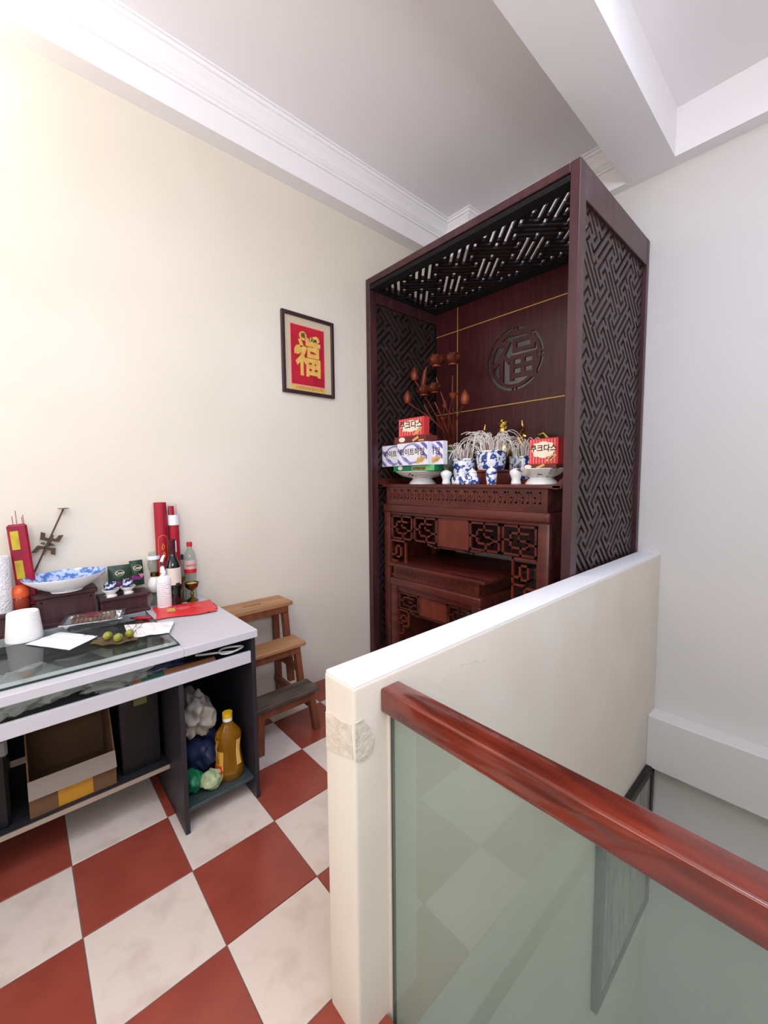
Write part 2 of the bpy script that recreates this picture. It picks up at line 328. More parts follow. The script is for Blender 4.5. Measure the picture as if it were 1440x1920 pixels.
# ---------------------------------------------------------------- railing
rl = thing('glass_railing', 'varnished red-brown handrail over a milky green glass panel, fixed to the parapet', 'railing', (-0.752, 0.69, 0))
MB().box(0, -0.032, 0.8665, 1.95, 0.032, 0.929, 0.006, seg=3).build('handrail', m_rail, rl, smooth=True)
MB().box(0.014, -0.005, -0.17, 1.95, 0.005, 0.8665).build('glass_panel', m_glassr, rl)
MB().box(0.0105, -0.005, -0.17, 0.0138, 0.005, 0.8665).build('glass_edge', m_gedge, rl)
MB().box(0.0, -0.018, -0.19, 1.95, 0.012, -0.15, 0.002).build('bottom_channel', m_desk, rl)
MB().box(0.0, -0.009, -0.148, 0.010, 0.009, 0.866).build('edge_sealant', m_parap, rl)
# picture leaning on the stairwell wall
pc = thing('stairwell_picture', 'dark-framed grey picture hung on the stairwell wall, seen through the glass', 'picture', (-0.752, 2.6, -0.44))
MB().box(0.004, -0.44, -0.95, 0.028, 0.40, 0.0, 0.003).build('backing_board', m_pic, pc)
f = MB()
for a in ((-0.46, -0.97, -0.40, 0.02), (0.38, -0.97, 0.43, 0.02), (-0.46, -0.97, 0.43, -0.92), (-0.46, -0.03, 0.43, 0.02)): f.box(0.002, a[0], a[1], 0.036, a[2], a[3], 0.003)
f.build('frame', m_lat2, pc)
MB().box(0.028, -0.24, -0.90, 0.0295, 0.34, -0.05).build('picture_print', mat('pale_grey_print', '9A9690', 0.3, col2='5E5854', scale=5, stretch=(1, 8, 1)), pc)
# ---------------------------------------------------------------- altar cabinet
CX0, CX1, CY0, CY1, CH = -2.455, -0.882, 2.0467, 3.085, 2.947
cab = thing('altar_cabinet', 'tall dark mahogany altar cabinet with fretwork sides standing in the room corner', 'cabinet', (0, 0, 0))
for x0, x1, y0, y1 in ((CX0, CX0+0.045, CY0, CY0+0.07), (CX1-0.048, CX1, CY0, CY0+0.073), (CX0, CX0+0.045, CY1-0.06, CY1), (CX1-0.045, CX1, CY1-0.045, CY1)):
    MB().box(x0, y0, 0.0, x1, y1, CH, 0.003).build('post', m_wood, cab)
MB().box(CX0+0.046, CY0+0.0005, CH-0.045, CX1-0.049, CY0+0.045, CH-0.0005, 0.003).build('top_rail', m_wood, cab)
MB().box(CX0+0.046, CY1-0.04, CH-0.10, CX1-0.046, CY1, CH-0.0005, 0.003).build('top_rail', m_wood, cab)
MB().box(CX1-0.0475, CY0+0.074, 2.785, CX1-0.0005, CY1-0.046, CH-0.0005, 0.003).build('side_rail', m_wood, cab)
MB().box(CX0+0.0005, CY0+0.071, 2.785, CX0+0.044, CY1-0.061, CH-0.0005, 0.003).build('side_rail', m_wood, cab)
MB().box(CX1-0.0475, CY0+0.074, 0, CX1-0.0005, CY1-0.046, 0.12, 0.003).build('side_rail', m_wood, cab)
MB().box(CX0+0.0005, CY0+0.071, 0, CX0+0.044, CY1-0.061, 0.12, 0.003).build('side_rail', m_wood, cab)
# fretwork
PER = 0.305; PP = PER/math.sqrt(2)/5
def hole_id(i, j, cache={}):
    if (i, j) in cache: return cache[(i, j)]
    res = None
    for m in range(i//5-1, i//5+3):
        for n in range(j//5-1, j//5+3):
            a, b = i-5*m, j-5*n
            if (m+n) % 2: a, b = b, a
            k = None
            if a == 0 and -2 <= b <= 2: k = 0
            elif abs(a) == 1 and -3 <= b <= 3: k = a
            elif abs(a) == 2 and b in (-3, 0, 3): k = a//2
            if k is not None: res = (m, n, k)
    cache[(i, j)] = res; return res
def clip_poly(poly, a0, a1, b0, b1):
    for ax, lim, sg in ((0, a0, 1), (0, a1, -1), (1, b0, 1), (1, b1, -1)):
        out = []
        for k in range(len(poly)):
            p, q = poly[k], poly[(k+1) % len(poly)]; dp = sg*(p[ax]-lim); dq = sg*(q[ax]-lim)
            if dp >= 0: out.append(p)
            if (dp >= 0) != (dq >= 0):
                t = dp/(dp-dq); out.append((p[0]+(q[0]-p[0])*t, p[1]+(q[1]-p[1])*t))
        poly = out
        if len(poly) < 3: return None
    return poly
def fretwork(name, m, mp, a0, a1, b0, b1, ctr, vdir, d0, d1, parent, wr=0.57):
    s2 = 1/math.sqrt(2); ud = (s2, s2); mb = MB()
    n = int(max(a1-a0, b1-b0)/PP*1.1)+8
    def W(i, j): return (ctr[0]+(ud[0]*i+vdir[0]*s2*j)*PP, ctr[1]+(ud[1]*i+vdir[1]*s2*j)*PP)
    ci = ((a0+a1)/2-ctr[0], (b0+b1)/2-ctr[1]); cu = int(round((ci[0]*ud[0]+ci[1]*ud[1])/PP)); cv = int(round((ci[0]*vdir[0]+ci[1]*vdir[1])*s2/PP))
    for orient in (0, 1):
        for p in range(-n, n):
            run = None
            for q in range(-n, n+1):
                if orient == 0: A = (cu+p, cv+q); B = (cu+p+1, cv+q)
                else: A = (cu+q, cv+p); B = (cu+q, cv+p+1)
                wall = q < n and hole_id(*A) != hole_id(*B)
                if wall and run is None: run = q
                if not wall and run is not None:
                    e = wr/2-0.002; s0, s1 = run-0.5-e, q-0.5+e
                    if orient == 0: c = [W(cu+p+0.5-wr/2, cv+s0), W(cu+p+0.5+wr/2, cv+s0), W(cu+p+0.5+wr/2, cv+s1), W(cu+p+0.5-wr/2, cv+s1)]
                    else: c = [W(cu+s0, cv+p+0.5-wr/2), W(cu+s1, cv+p+0.5-wr/2), W(cu+s1, cv+p+0.5+wr/2), W(cu+s0, cv+p+0.5+wr/2)]
                    c = clip_poly(c, a0, a1, b0, b1)
                    if c: mb.prism(c, mp, d0+orient*0.0004, d1-orient*0.0004)
                    run = None
    return mb.build(name, m, parent)
fretwork('lattice_panel', m_lat, mpX(CX1-0.034), CY0+0.072, CY1-0.044, 0.12, 2.787, (2.247, 2.508), (1, -1), 0, 0.014, cab)
fretwork('lattice_panel', m_lat, mpX(CX0+0.006), CY0+0.069, 2.815, 0.12, 2.787, (2.30, 2.40), (1, -1), 0, 0.014, cab)
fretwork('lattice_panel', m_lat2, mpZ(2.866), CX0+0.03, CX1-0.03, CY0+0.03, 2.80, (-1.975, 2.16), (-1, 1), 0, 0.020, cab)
MB().box(CX0+0.001, CY0+0.071, 0.12, CX0+0.004, CY1-0.061, 2.787).build('side_backing', m_black, cab)
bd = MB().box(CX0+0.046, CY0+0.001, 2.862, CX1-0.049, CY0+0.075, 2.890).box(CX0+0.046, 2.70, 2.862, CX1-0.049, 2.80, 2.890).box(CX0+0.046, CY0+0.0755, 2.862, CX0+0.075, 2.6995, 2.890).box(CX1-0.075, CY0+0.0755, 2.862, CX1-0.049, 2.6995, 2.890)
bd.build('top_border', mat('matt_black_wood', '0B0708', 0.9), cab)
# back panel with a cut-out round medallion
BPY = 2.80; cx, cz, RR = -1.655, 2.335, 0.228
bp = MB(); n = 48; x0, x1, z0, z1 = CX0+0.045, CX1-0.048, 0.86, 2.862
def sq(t):
    c, s_ = math.cos(t), math.sin(t); k = 0.24/max(abs(c), abs(s_)); return (cx+c*k, cz+s_*k)
for k in range(n):
    t0 = 2*PI*k/n; t1 = 2*PI*(k+1)/n
    bp.prism([(cx+RR*math.cos(t0), cz+RR*math.sin(t0)), sq(t0), sq(t1), (cx+RR*math.cos(t1), cz+RR*math.sin(t1))], mpY(BPY), 0, 0.018)
bp.box(x0, BPY, z0, cx-0.24, BPY+0.018, z1).box(cx+0.24, BPY, z0, x1, BPY+0.018, z1).box(cx-0.24, BPY, z0, cx+0.24, BPY+0.018, cz-0.24).box(cx-0.24, BPY, cz+0.24, cx+0.24, BPY+0.018, z1)
back = bp.build('back_panel', m_woodp, cab)
md = MB(); off = lambda a, b, d: Vector((cx+a, BPY+d, cz+b))
md.arcband(0.182, 0.207, 0, 2*PI, off, 0.0002, 0.0178, 48)
for q in range(4):
    a = q*PI/2
    for da in (-0.07, 0.07): md.arcband(0.204, RR+0.001, a+da-0.025, a+da+0.025, off, 0.0003, 0.0177, 1)
md.build('medallion_ring', m_woodp, back)
text('fortune_character', '\u798f', 0.40, m_woodp, back, (cx, BPY+0.009, cz+0.0), FACEY, extrude=0.0085, bold=0.003, res=4)
for a in ((x0, 2.672, x1, 2.678), (x0, 2.007, x1, 2.013)): MB().box(a[0], BPY-0.0012, a[1], a[2], BPY+0.001, a[3]).build('brass_inlay', mat('satin_brass_inlay', 'D6B25C', 0.4, metal=0.35), cab)
for xx in (-2.178, -1.115): MB().box(xx-0.004, BPY-0.0014, 1.4, xx+0.003, BPY+0.001, z1).build('brass_inlay', mat('satin_brass_inlay', 'D6B25C', 0.4, metal=0.35), cab)
# ---------------------------------------------------------------- altar tables
SPIRAL = [[(.22, .22), (-.22, .22), (-.22, -.22), (.22, -.22), (.22, 0), (0, 0), (0, .09)], [(-.43, -.43), (-.43, .43), (.43, .43), (.43, -.43), (-.43, -.43)], [(0, .22), (0, .43)], [(-.22, 0), (-.43, 0)], [(.22, -.1), (.43, -.1)], [(.05, -.22), (.05, -.43)]]
def key_frieze(mb, x0, x1, z0, z1, y, n, d=0.004):
    u = (x1-x0)/n; h = z1-z0; wd = h*0.10
    for k in range(n):
        ox = x0+k*u
        P = [(0.1*u, 0.05*h), (0.1*u, 0.92*h), (0.82*u, 0.92*h), (0.82*u, 0.32*h), (0.42*u, 0.32*h), (0.42*u, 0.62*h), (0.58*u, 0.62*h)]
        mb.bars([[(p[0]+ox, p[1]+z0) for p in P]], wd, mpY(y), -d, 0.001)
        mb.bars([[(ox+0.1*u, z0+0.05*h), (ox+u, z0+0.05*h)]], wd, mpY(y), -d*0.9, 0.001)
def altar_table(name, label, X0, X1, Y, Zt, depth, topov, fz, apz, aph, cenx, nsp, legw, n):
    t = thing(name, label, 'table', ((X0+X1)/2, Y+depth/2, 0)); o = Vector(t.location); yc = -depth/2
    a, b = X0-o.x, X1-o.x
    # table top with lip
    tp = MB().box(a-topov, yc-0.004, Zt-0.024, b+topov, depth/2, Zt, 0.006, seg=2)
    if topov > 0.05:
        for sgn, e in ((-1, a-topov), (1, b+topov)):
            pr = [(e-sgn*0.05, Zt-0.024), (e-sgn*0.05, Zt-0.001), (e-sgn*0.03, Zt+0.006), (e-sgn*0.008, Zt+0.026), (e+sgn*0.012, Zt+0.045), (e+sgn*0.016, Zt+0.032), (e+sgn*0.004, Zt+0.0), (e-sgn*0.02, Zt-0.024)]
            tp.prism(pr, mpY(0), yc-0.004, depth/2-0.002)
    tp.build('tabletop', m_altar, t, smooth=True)
    # frieze
    fr = MB().box(a+0.02, yc+0.012, fz, b-0.02, depth/2-0.01, Zt-0.024).build('frieze', m_altar, t)
    kf = MB(); key_frieze(kf, a+0.05, b-0.05, fz+0.018, Zt-0.038, yc+0.012, n); kf.build('key_carving', m_altar, fr)
    # big rounded apron moulding
    ap = MB().box(a-0.004, yc-0.010, fz-0.06, b+0.004, yc+0.03, fz, 0.012, seg=3)
    ap.box(a, yc+0.02, fz-0.06, b, depth/2-0.01, fz-0.002)
    ap.build('apron_moulding', m_altar, t, smooth=True)
    # legs
    for x0, x1 in ((a, a+legw), (b-legw, b)):
        for y0, y1 in ((yc, yc+0.06), (depth/2-0.07, depth/2-0.01)):
            MB().box(x0, y0, 0, x1, y1, fz-0.058, 0.008, seg=2).build('leg', m_altar, t, smooth=True)
    # carved front apron
    i0, i1 = a+legw, b-legw; zt, zb = apz, apz-aph
    c0, c1 = cenx[0]-o.x, cenx[1]-o.x
    MB().box(i0, yc+0.010, zt, i1, yc+0.035, fz-0.058, 0.003).build('upper_rail', m_altar, t)
    MB().box(c0, yc+0.012, zb-0.008, c1, yc+0.034, zt-0.002, 0.004).build('centre_panel', m_altar2, t)
    ln = MB().bars([[(c0, zt-0.004), (c1, zt-0.004), (c1, zb-0.008), (c0, zb-0.008), (c0, zt-0.004)]], 0.008, mpY(yc+0.008), 0, 0.01); ln.build('panel_moulding', m_altar, t)
    for lo, hi in ((i0, c0), (c1, i1)):
        cv = MB(); wdt = (hi-lo)/nsp; s = min(wdt*1.0, aph)
        for k in range(nsp):
            for path in SPIRAL:
                cv.bars([[(lo+wdt*(k+.5)+p[0]*wdt*1.02, (zt+zb)/2+p[1]*aph*1.05) for p in path]], 0.013*aph/0.185, mpY(yc+0.008), 0, 0.016)
        cv.build('fret_carving', m_altar, t)
    wv = MB(); wv.bars([[(c0-0.09, zb-0.006), (c0-0.04, zb-0.022), (c0, zb-0.022), (c0+0.02, zb-0.014), (c1-0.02, zb-0.014), (c1, zb-0.022), (c1+0.04, zb-0.022), (c1+0.09, zb-0.006)]], 0.012, mpY(yc+0.008), 0, 0.02); wv.build('scalloped_edge', m_altar, t)
    # side spandrels
    sw = 0.155*aph/0.185; sh = aph*1.45
    for lo, hi, sg in ((i0, i0+sw, 1), (i1-sw, i1, -1)):
        sp = MB(); mx = (lo+hi)/2
        P = [[(lo, zb-0.012), (hi, zb-0.012), (hi, zb-0.012-sh*0.62), (mx, zb-0.012-sh*0.62), (mx, zb-0.012-sh)], [(lo, zb-0.012), (lo, zb-0.012-sh), (mx, zb-0.012-sh)], [(mx-sg*0.02, zb-0.05), (mx+sg*0.03, zb-0.05), (mx+sg*0.03, zb-0.012-sh*0.45), (mx-sg*0.02, zb-0.012-sh*0.45), (mx-sg*0.02, zb-0.05)], [(lo, zb-sh*0.45), (mx-0.02, zb-sh*0.45)], [(mx-0.01, zb-sh*0.62), (lo, zb-sh*0.62)]]
        sp.bars(P, 0.012*aph/0.185, mpY(yc+0.008), 0, 0.016); sp.build('side_spandrel', m_altar2, t)
    # side panels
    for x in (a+0.006, b-0.022): MB().box(x, yc+0.062, 0.10, x+0.016, depth/2-0.072, fz-0.06).build('side_panel', m_altar, t)
    return t
AT = 1.42
altar_table('altar_table', 'high carved red-brown altar table holding the offerings inside the cabinet', -2.365, -1.032, 2.13, AT, 0.60, 0.062, 1.268, 1.188, 0.185, (-1.825, -1.57), 2, 0.068, 17)
altar_table('low_altar_table', 'smaller carved altar table tucked under the high altar table', -2.235, -1.43, 2.075, 0.832, 0.70, 0.03, 0.725, 0.625, 0.125, (-1.95, -1.70), 1, 0.07, 12)
# ---------------------------------------------------------------- offerings on the altar table
def compote(label, c, r, m, dz=0.095, base=0.1, octo=8):
    t = thing('offering_bowl', label, 'bowl', c)
    b = MB().lathe([(0, 0), (base, 0), (base, 0.008), (base*0.88, 0.022), (base*0.72, dz*0.42), (base*0.8, dz*0.5)], seg=32); b.build('foot', m_porc, t, smooth=True)
    b = MB().lathe([(0, dz*0.46), (base*0.8, dz*0.46), (r*0.72, dz*0.62), (r*0.86, dz*0.80), (r, dz), (r*0.98, dz+0.003), (r*0.82, dz*0.86), (r*0.6, dz*0.74), (0, dz*0.7)], seg=octo); b.build('bowl', m, t, smooth=(octo > 12))
    return t
compote('white footed offering bowl with blue sprigs under the stacked snack boxes', (-2.10, 2.285, AT), 0.205, m_porcs, 0.09, 0.10, 32)
compote('cream footed offering bowl carrying the single red cookie box', (-1.16, 2.28, AT), 0.145, m_porcs, 0.088, 0.09, 8)
def cookie_box(label, x0, x1, z0, z1, y0, y1, rz=0, group='red cookie boxes'):
    cxx, cyy = (x0+x1)/2, (y0+y1)/2; t = thing('cookie_box', label, 'box', (cxx, cyy, z0), rz, group); w_ = (x1-x0)/2; d_ = (y1-y0)/2; h = z1-z0
    MB().box(-w_, -d_, 0, w_, d_, h, 0.0015).build('carton', m_redbox, t)
    s_ = MB()
    for k in range(9):
        x = -w_*0.93+k*w_*1.86/9; s_.box(x, -d_-0.0006, 0.006, x+w_*0.09, -d_+0.001, h-0.006)
    s_.build('stripe_print', m_pink, t)
    pl = []
    for k in range(40):
        a = 2*PI*k/40; r = 1+0.07*math.cos(8*a); ca = math.copysign(abs(math.cos(a))**0.75, math.cos(a)); sa = math.copysign(abs(math.sin(a))**0.75, math.sin(a))
        pl.append((ca*w_*0.76*r, h*0.56+sa*h*0.30*r))
    MB().prism(pl, mpY(-d_), -0.0012, 0.001).build('cream_cloud_print', m_cbox, t)
    text('brand_lettering', '\ucfe0\ud06c\ub2e4\uc2a4', w_*0.50, m_inkd, t, (0, -d_-0.0014, h*0.60), FACEY, bold=0.0012)
    wf = MB()
    for k in range(2): wf.cbox((w_*(0.45+0.2*k), -d_-0.0022, h*(0.22+0.03*k)), (w_*0.55, 0.0012, h*0.09), Matrix.Rotation(-0.7, 3, 'Y'))
    wf.build('wafer_print', m_wafer, t); return t
cookie_box('red striped cookie box on top of the stacked snack boxes', -2.20, -1.95, 1.764, 1.893, 2.135, 2.195)
cookie_box('red striped cookie box standing alone in the right offering bowl', -1.205, -1.035, 1.533, 1.678, 2.215, 2.285)
t = thing('flat_brown_snack_box', 'flat dark brown snack box lying between the violet boxes and the red one', 'box', (-2.08, 2.185, 1.7165))
MB().box(-0.157, -0.06, 0, 0.157, 0.06, 0.047, 0.001).build('carton', m_brbox, t)
MB().lathe([(0, 0), (0.032, 0), (0.032, 0.001), (0, 0.001)], (-0.075, -0.0608, 0.026), 20, M=Matrix.Rotation(PI/2, 3, 'X') @ Matrix.Diagonal((1, 0.55, 1))).build('oval_logo', m_cbox, t)
MB().cbox((0.06, -0.061, 0.024), (0.062, 0.001, 0.017), Matrix.Rotation(-0.4, 3, 'Y')).cbox((0.115, -0.061, 0.012), (0.05, 0.001, 0.010)).build('wafer_print', m_wafer, t)
t = thing('flat_brown_snack_box', 'flat brown snack box under the red cookie box in the right bowl', 'box', (-1.12, 2.25, 1.509))
MB().box(-0.105, -0.055, 0, 0.085, 0.055, 0.0235, 0.001).build('carton', m_brbox, t)
MB().lathe([(0, 0), (0.022, 0), (0.022, 0.001), (0, 0.001)], (-0.08, -0.0558, 0.012), 20, M=Matrix.Rotation(PI/2, 3, 'X') @ Matrix.Diagonal((1, 0.5, 1))).build('oval_logo', m_cbox, t)
MB().cbox((-0.005, -0.056, 0.012), (0.05, 0.001, 0.013), Matrix.Rotation(-0.4, 3, 'Y')).build('wafer_print', m_wafer, t)
t = thing('flat_green_snack_box', 'flat green snack box lying in the left offering bowl', 'box', (-2.075, 2.215, 1.5145))
MB().box(-0.205, -0.06, 0, 0.205, 0.06, 0.041, 0.001).build('carton', m_grbox, t)
MB().box(-0.012, -0.061, 0.001, 0.204, -0.059, 0.040).build('light_green_print', m_lgr, t)
MB().cbox((0.06, -0.0614, 0.018), (0.12, 0.001, 0.02)).build('snack_print', m_snack, t)
MB().lathe([(0, 0), (0.024, 0), (0.024, 0.001), (0, 0.001)], (-0.13, -0.0608, 0.024), 20, M=Matrix.Rotation(PI/2, 3, 'X') @ Matrix.Diagonal((1, 0.6, 1))).build('oval_logo', m_cbox, t)
def violet_box(label, x0, x1, z0, z1, y0, y1):
    t = thing('violet_snack_box', label, 'box', ((x0+x1)/2, (y0+y1)/2, z0), 0, 'white and violet snack boxes'); w_ = (x1-x0)/2; d_ = (y1-y0)/2; h = z1-z0
    MB().box(-w_, -d_, 0, w_, d_, h, 0.0012).build('carton', m_wbox, t)
    s1 = MB(); s2 = MB()
    def stripe(mb_, a, b_, dep):
        c = clip_poly([(a*w_, h), (b_*w_, h), ((b_+1.3)*w_, 0), ((a+1.3)*w_, 0)], -w_*0.97, w_*0.97, h*0.03, h*0.97)
        if c: mb_.prism(c, mpY(-d_), dep, 0.001)
    for a in (-2.1, -1.45, -0.05, 0.5): stripe(s1, a, a+0.24, -0.0006)
    s1.build('violet_stripe', m_purp, t)
    rg = MB(); em = lambda a, b, d: Vector((a*1.45, -d_+d, h*0.52+b))
    rg.arcband(h*0.38, h*0.46, 0, 2*PI, em, -0.0010, 0.001, 28); rg.build('violet_ring', m_lpurp, t)
    pl = []
    for k in range(32):
        a = 2*PI*k/32; r = 1+0.14*math.cos(4*a); pl.append((math.cos(a)*w_*0.60*r, h*0.52+math.sin(a)*h*0.33*r))
    MB().prism(pl, mpY(-d_), -0.0013, 0.001).build('white_emblem', m_wbox, t)
    text('brand_lettering', '\ud654\uc774\ud2b8\ud558\uc784', w_*0.36, m_inkd, t, (0, -d_-0.0016, h*0.57), FACEY, bold=0.001)
    wf = MB()
    for k in range(4): wf.cbox((w_*(0.36+0.13*k), -d_-0.002, h*(0.20+0.015*k)), (w_*0.34, 0.0012, h*0.10), Matrix.Rotation(-1.0+0.08*k, 3, 'Y'))
    wf.build('wafer_print', m_wafer, t); return t
violet_box('left of three violet snack boxes, half hidden by the middle one', -2.43, -2.14, 1.556, 1.716, 2.175, 2.222)
violet_box('white and violet snack box in the middle, in front of its two neighbours', -2.205, -1.905, 1.556, 1.716, 2.124, 2.172)
violet_box('right of three violet snack boxes, half hidden by the middle one', -2.105, -1.81, 1.556, 1.716, 2.175, 2.222)
# vase with carved lotus
t = thing('lotus_vase', 'olive vase of carved reddish wooden lotus flowers at the back left of the altar', 'vase', (-2.13, 2.655, AT))
MB().lathe([(0, 0), (0.075, 0), (0.085, 0.03), (0.10, 0.12), (0.085, 0.2), (0.06, 0.25), (0.07, 0.30), (0.062, 0.30), (0.05, 0.25), (0, 0.24)], seg=28).build('vase', m_vase, t, smooth=True)
def petal(mb, c, az, tilt, ln, wd, cup=0.35):
    c = Vector(c); ca, sa = math.cos(az), math.sin(az)
    def f(u, v):
        s_ = u*ln; wv = wd*math.sin(PI*min(u*0.92+0.08, 1))**0.7*(v-0.5); th = tilt*(1-cup*0)*(1) ; ang = tilt-(u*cup*1.6)
        rr = s_*math.sin(ang)+0.004; zz = s_*math.cos(ang); lift = (v-0.5)**2*wd*1.2
        x = rr-lift*math.cos(ang)*0.8; return c+Vector((ca*x-sa*wv, sa*x+ca*wv, zz+lift*math.sin(ang)))
    mb.grid(f, 5, 4)
def lotus(pos, r, kind, label=None):
    p = Vector(pos); mb = MB()
    if kind == 'bloom':
        for k in range(8): petal(mb, p, 2*PI*k/8, 1.5, r*0.75, r*0.75)
        for k in range(7): petal(mb, p, 2*PI*k/7+0.3, 1.1, r*0.85, r*0.75)
        for k in range(5): petal(mb, p, 2*PI*k/5, 0.6, r*0.75, r*0.6)
        mb.solid(0.002); mb.lathe([(0, 0), (r*0.3, 0.0), (r*0.38, r*0.35), (0, r*0.4)], p, 12)
        return mb.build('lotus_bloom', m_lotus, t, smooth=True)
    if kind == 'bud':
        mb.lathe([(0, -r), (r*0.45, -r*0.8), (r*0.72, -r*0.2), (r*0.55, r*0.6), (r*0.2, r*1.2), (0, r*1.5)], p, 12); return mb.build('lotus_bud', m_lotus, t, smooth=True)
    if kind == 'pod':
        mb.lathe([(0, -r), (r*0.3, -r*0.8), (r*0.8, r*0.1), (r*0.9, r*0.3), (r*0.7, r*0.4), (0, r*0.35)], p, 12); return mb.build('lotus_pod', m_lotus, t, smooth=True)
L0 = Vector((-2.13, 2.55, AT))
def stem(p, bend=0.05, sd=0):
    random.seed(sd); p = Vector(p); b0 = Vector((random.uniform(-.03, .03), random.uniform(-.03, .03), 0.26)); pts = []
    for k in range(9):
        q = k/8; v = b0.lerp(p, q); v.z = b0.z+(p.z-b0.z)*(q**0.85); v.x += math.sin(q*PI)*bend; v.y += math.sin(q*PI*2)*0.012; pts.append(v)
    MB().tube(pts, 0.0055, 6).build('stem', m_lotus, t, smooth=True)
for k, (px, pz, r, kd, bd, py) in enumerate([(-0.02, 0.905, 0.115, 'bloom', 0.02, 2.5), (0.14, 0.885, 0.11, 'bloom', 0.02, 2.5), (-0.13, 0.70, 0.10, 'bloom', -0.02, 2.48), (-0.01, 0.70, 0.095, 'bloom', 0.03, 2.47), (-0.255, 0.885, 0.05, 'bud', 0.03, 2.5), (-0.26, 0.69, 0.046, 'bud', 0.07, 2.42), (0.255, 0.62, 0.05, 'bud', -0.04, 2.5), (0.13, 0.67, 0.04, 'pod', -0.02, 2.52), (-0.10, 0.46, 0.035, 'bud', 0.02, 2.40), (0.05, 0.50, 0.03, 'pod', 0.02, 2.5), (0.0, 0.62, 0.03, 'bud', -0.05, 2.58)]):
    lotus((px, py-2.655, pz), r, kd); stem((px, py-2.655, pz-r*0.7), bd, k)
# long drooping leaf bud
mb = MB(); mb.tube([(-0.21, -0.05, 0.97), (-0.235, -0.05, 0.93), (-0.25, -0.05, 0.86), (-0.265, -0.05, 0.79), (-0.265, -0.05, 0.74)], [0.004, 0.018, 0.026, 0.017, 0.003], 10); mb.build('folded_leaf', m_lotus, t, smooth=True)
# incense pots with burnt curls
def curls(r, n, hh, sd, spread):
    random.seed(sd); mb = MB()
    for k in range(n):
        a = random.uniform(0, 2*PI); r0 = random.uniform(0, r*0.75); h = hh*random.uniform(0.5, 1.0); s_ = spread*random.uniform(0.25, 1.0); drop = random.uniform(0.1, 1.3)
        P = []
        for q in range(9):
            u = q/8; th = u*PI*random.uniform(0.95, 1.0)*min(1, 0.55+drop*0.4); rad = r0+s_*(1-math.cos(th))*0.5; z = h*math.sin(th)*1.0 if th > PI/2 else h*math.sin(th)
            if th > PI/2: z = h*(1-(1-math.sin(th))*drop)
            aa = a+u*random.uniform(-0.1, 0.1)
            P.append((math.cos(aa)*rad, math.sin(aa)*rad, max(z, -0.09)))
        mb.tube(P, random.uniform(0.0016, 0.0026), 4)
    return mb
def pot(label, c, r, h, sd, n=46, hh=0.10, spread=0.12):
    t = thing('incense_pot', label, 'incense pot', c, 0)
    MB().lathe([(0, 0), (r*0.80, 0), (r*0.86, h*0.08), (r*0.90, h*0.2), (r*0.97, h*0.6), (r*0.96, h*0.9), (r*1.03, h*0.93), (r*1.03, h), (r*0.93, h), (r*0.9, h*0.85), (0, h*0.84)], seg=32).build('pot', m_porcb, t, smooth=True)
    MB().lathe([(0, h*0.86), (r*0.88, h*0.86), (r*0.88, h*0.9), (0, h*0.93)], seg=20).build('ash_bed', m_ash2, t)
    mb = curls(r, n, hh, sd, spread)
    o = mb.build('burnt_incense', m_ash, t); o.location = (0, 0, h*0.95); o['kind'] = 'stuff'
    st_ = MB(); random.seed(sd+9)
    for k in range(22):
        a = random.uniform(0, 2*PI); q = random.uniform(0, r*0.5); st_.tube([(math.cos(a)*q, math.sin(a)*q, h*0.88), (math.cos(a)*q*1.3, math.sin(a)*q*1.3, h+hh*random.uniform(0.3, 0.65))], 0.0014, 4)
    o = st_.build('red_stubs', m_stickred, t); o['kind'] = 'stuff'
    return t
sd_ = thing('pot_stand', 'low red-brown wooden riser under the middle incense pot', 'stand', (-1.56, 2.36, AT))
MB().box(-0.115, -0.095, 0.075, 0.115, 0.105, 0.092, 0.004).build('top', m_altar2, sd_)
MB().box(-0.105, -0.085, 0.0, 0.105, 0.095, 0.075, 0.003).build('body', m_altar2, sd_)
pot('blue and white incense pot at the left, behind the small lidded tea jars', (-1.772, 2.355, AT+0.0), 0.083, 0.175, 1, 60, 0.12, 0.15)
pot('largest blue and white incense pot, raised on the wooden riser in the middle', (-1.56, 2.368, AT+0.092), 0.100, 0.125, 2, 85, 0.14, 0.19)
pot('blue and white incense pot at the right, beside the cream offering bowl', (-1.42, 2.545, AT+0.03), 0.10, 0.15, 3, 60, 0.13, 0.15)
tag(MB().box(-1.53, 2.465, AT, -1.31, 2.645, AT+0.03, 0.003).build('wooden_board', m_altar2), 'thin wooden board under the right incense pot', 'stand')
for lb, xx, sg in (('white porcelain oil lamp with glass chimney to the right of the violet boxes', -1.815, 1), ('white porcelain oil lamp with glass chimney left of the cream bowl', -1.285, 2)):
    t = thing('oil_lamp', lb, 'oil lamp', (xx, 2.215, AT), 0, 'small porcelain oil lamps')
    MB().lathe([(0, 0), (0.026, 0), (0.030, 0.005), (0.025, 0.03), (0.032, 0.05), (0.039, 0.068), (0.036, 0.082), (0.02, 0.092), (0.014, 0.096), (0, 0.097)], seg=24).build('base', m_porc, t, smooth=True)
    MB().lathe([(0, 0.095), (0.015, 0.095), (0.015, 0.108), (0, 0.11)], seg=16).build('burner', m_brassold, t, smooth=True)
    MB().lathe([(0.014, 0.108), (0.024, 0.128), (0.030, 0.150), (0.026, 0.170), (0.018, 0.195), (0.017, 0.205)], seg=20).build('chimney', m_clear, t, smooth=True)
t = thing('cup_tray', 'small blue and white porcelain tray carrying lidded tea jars on the front of the altar', 'tray', (-1.64, 2.20, AT))
MB().lathe([(0, 0), (0.078, 0), (0.084, 0.006), (0.084, 0.042), (0.080, 0.047), (0.074, 0.045), (0.070, 0.01), (0, 0.01)], seg=32, sx=1.22, sy=0.8).build('tray', m_porcb, t, smooth=True)
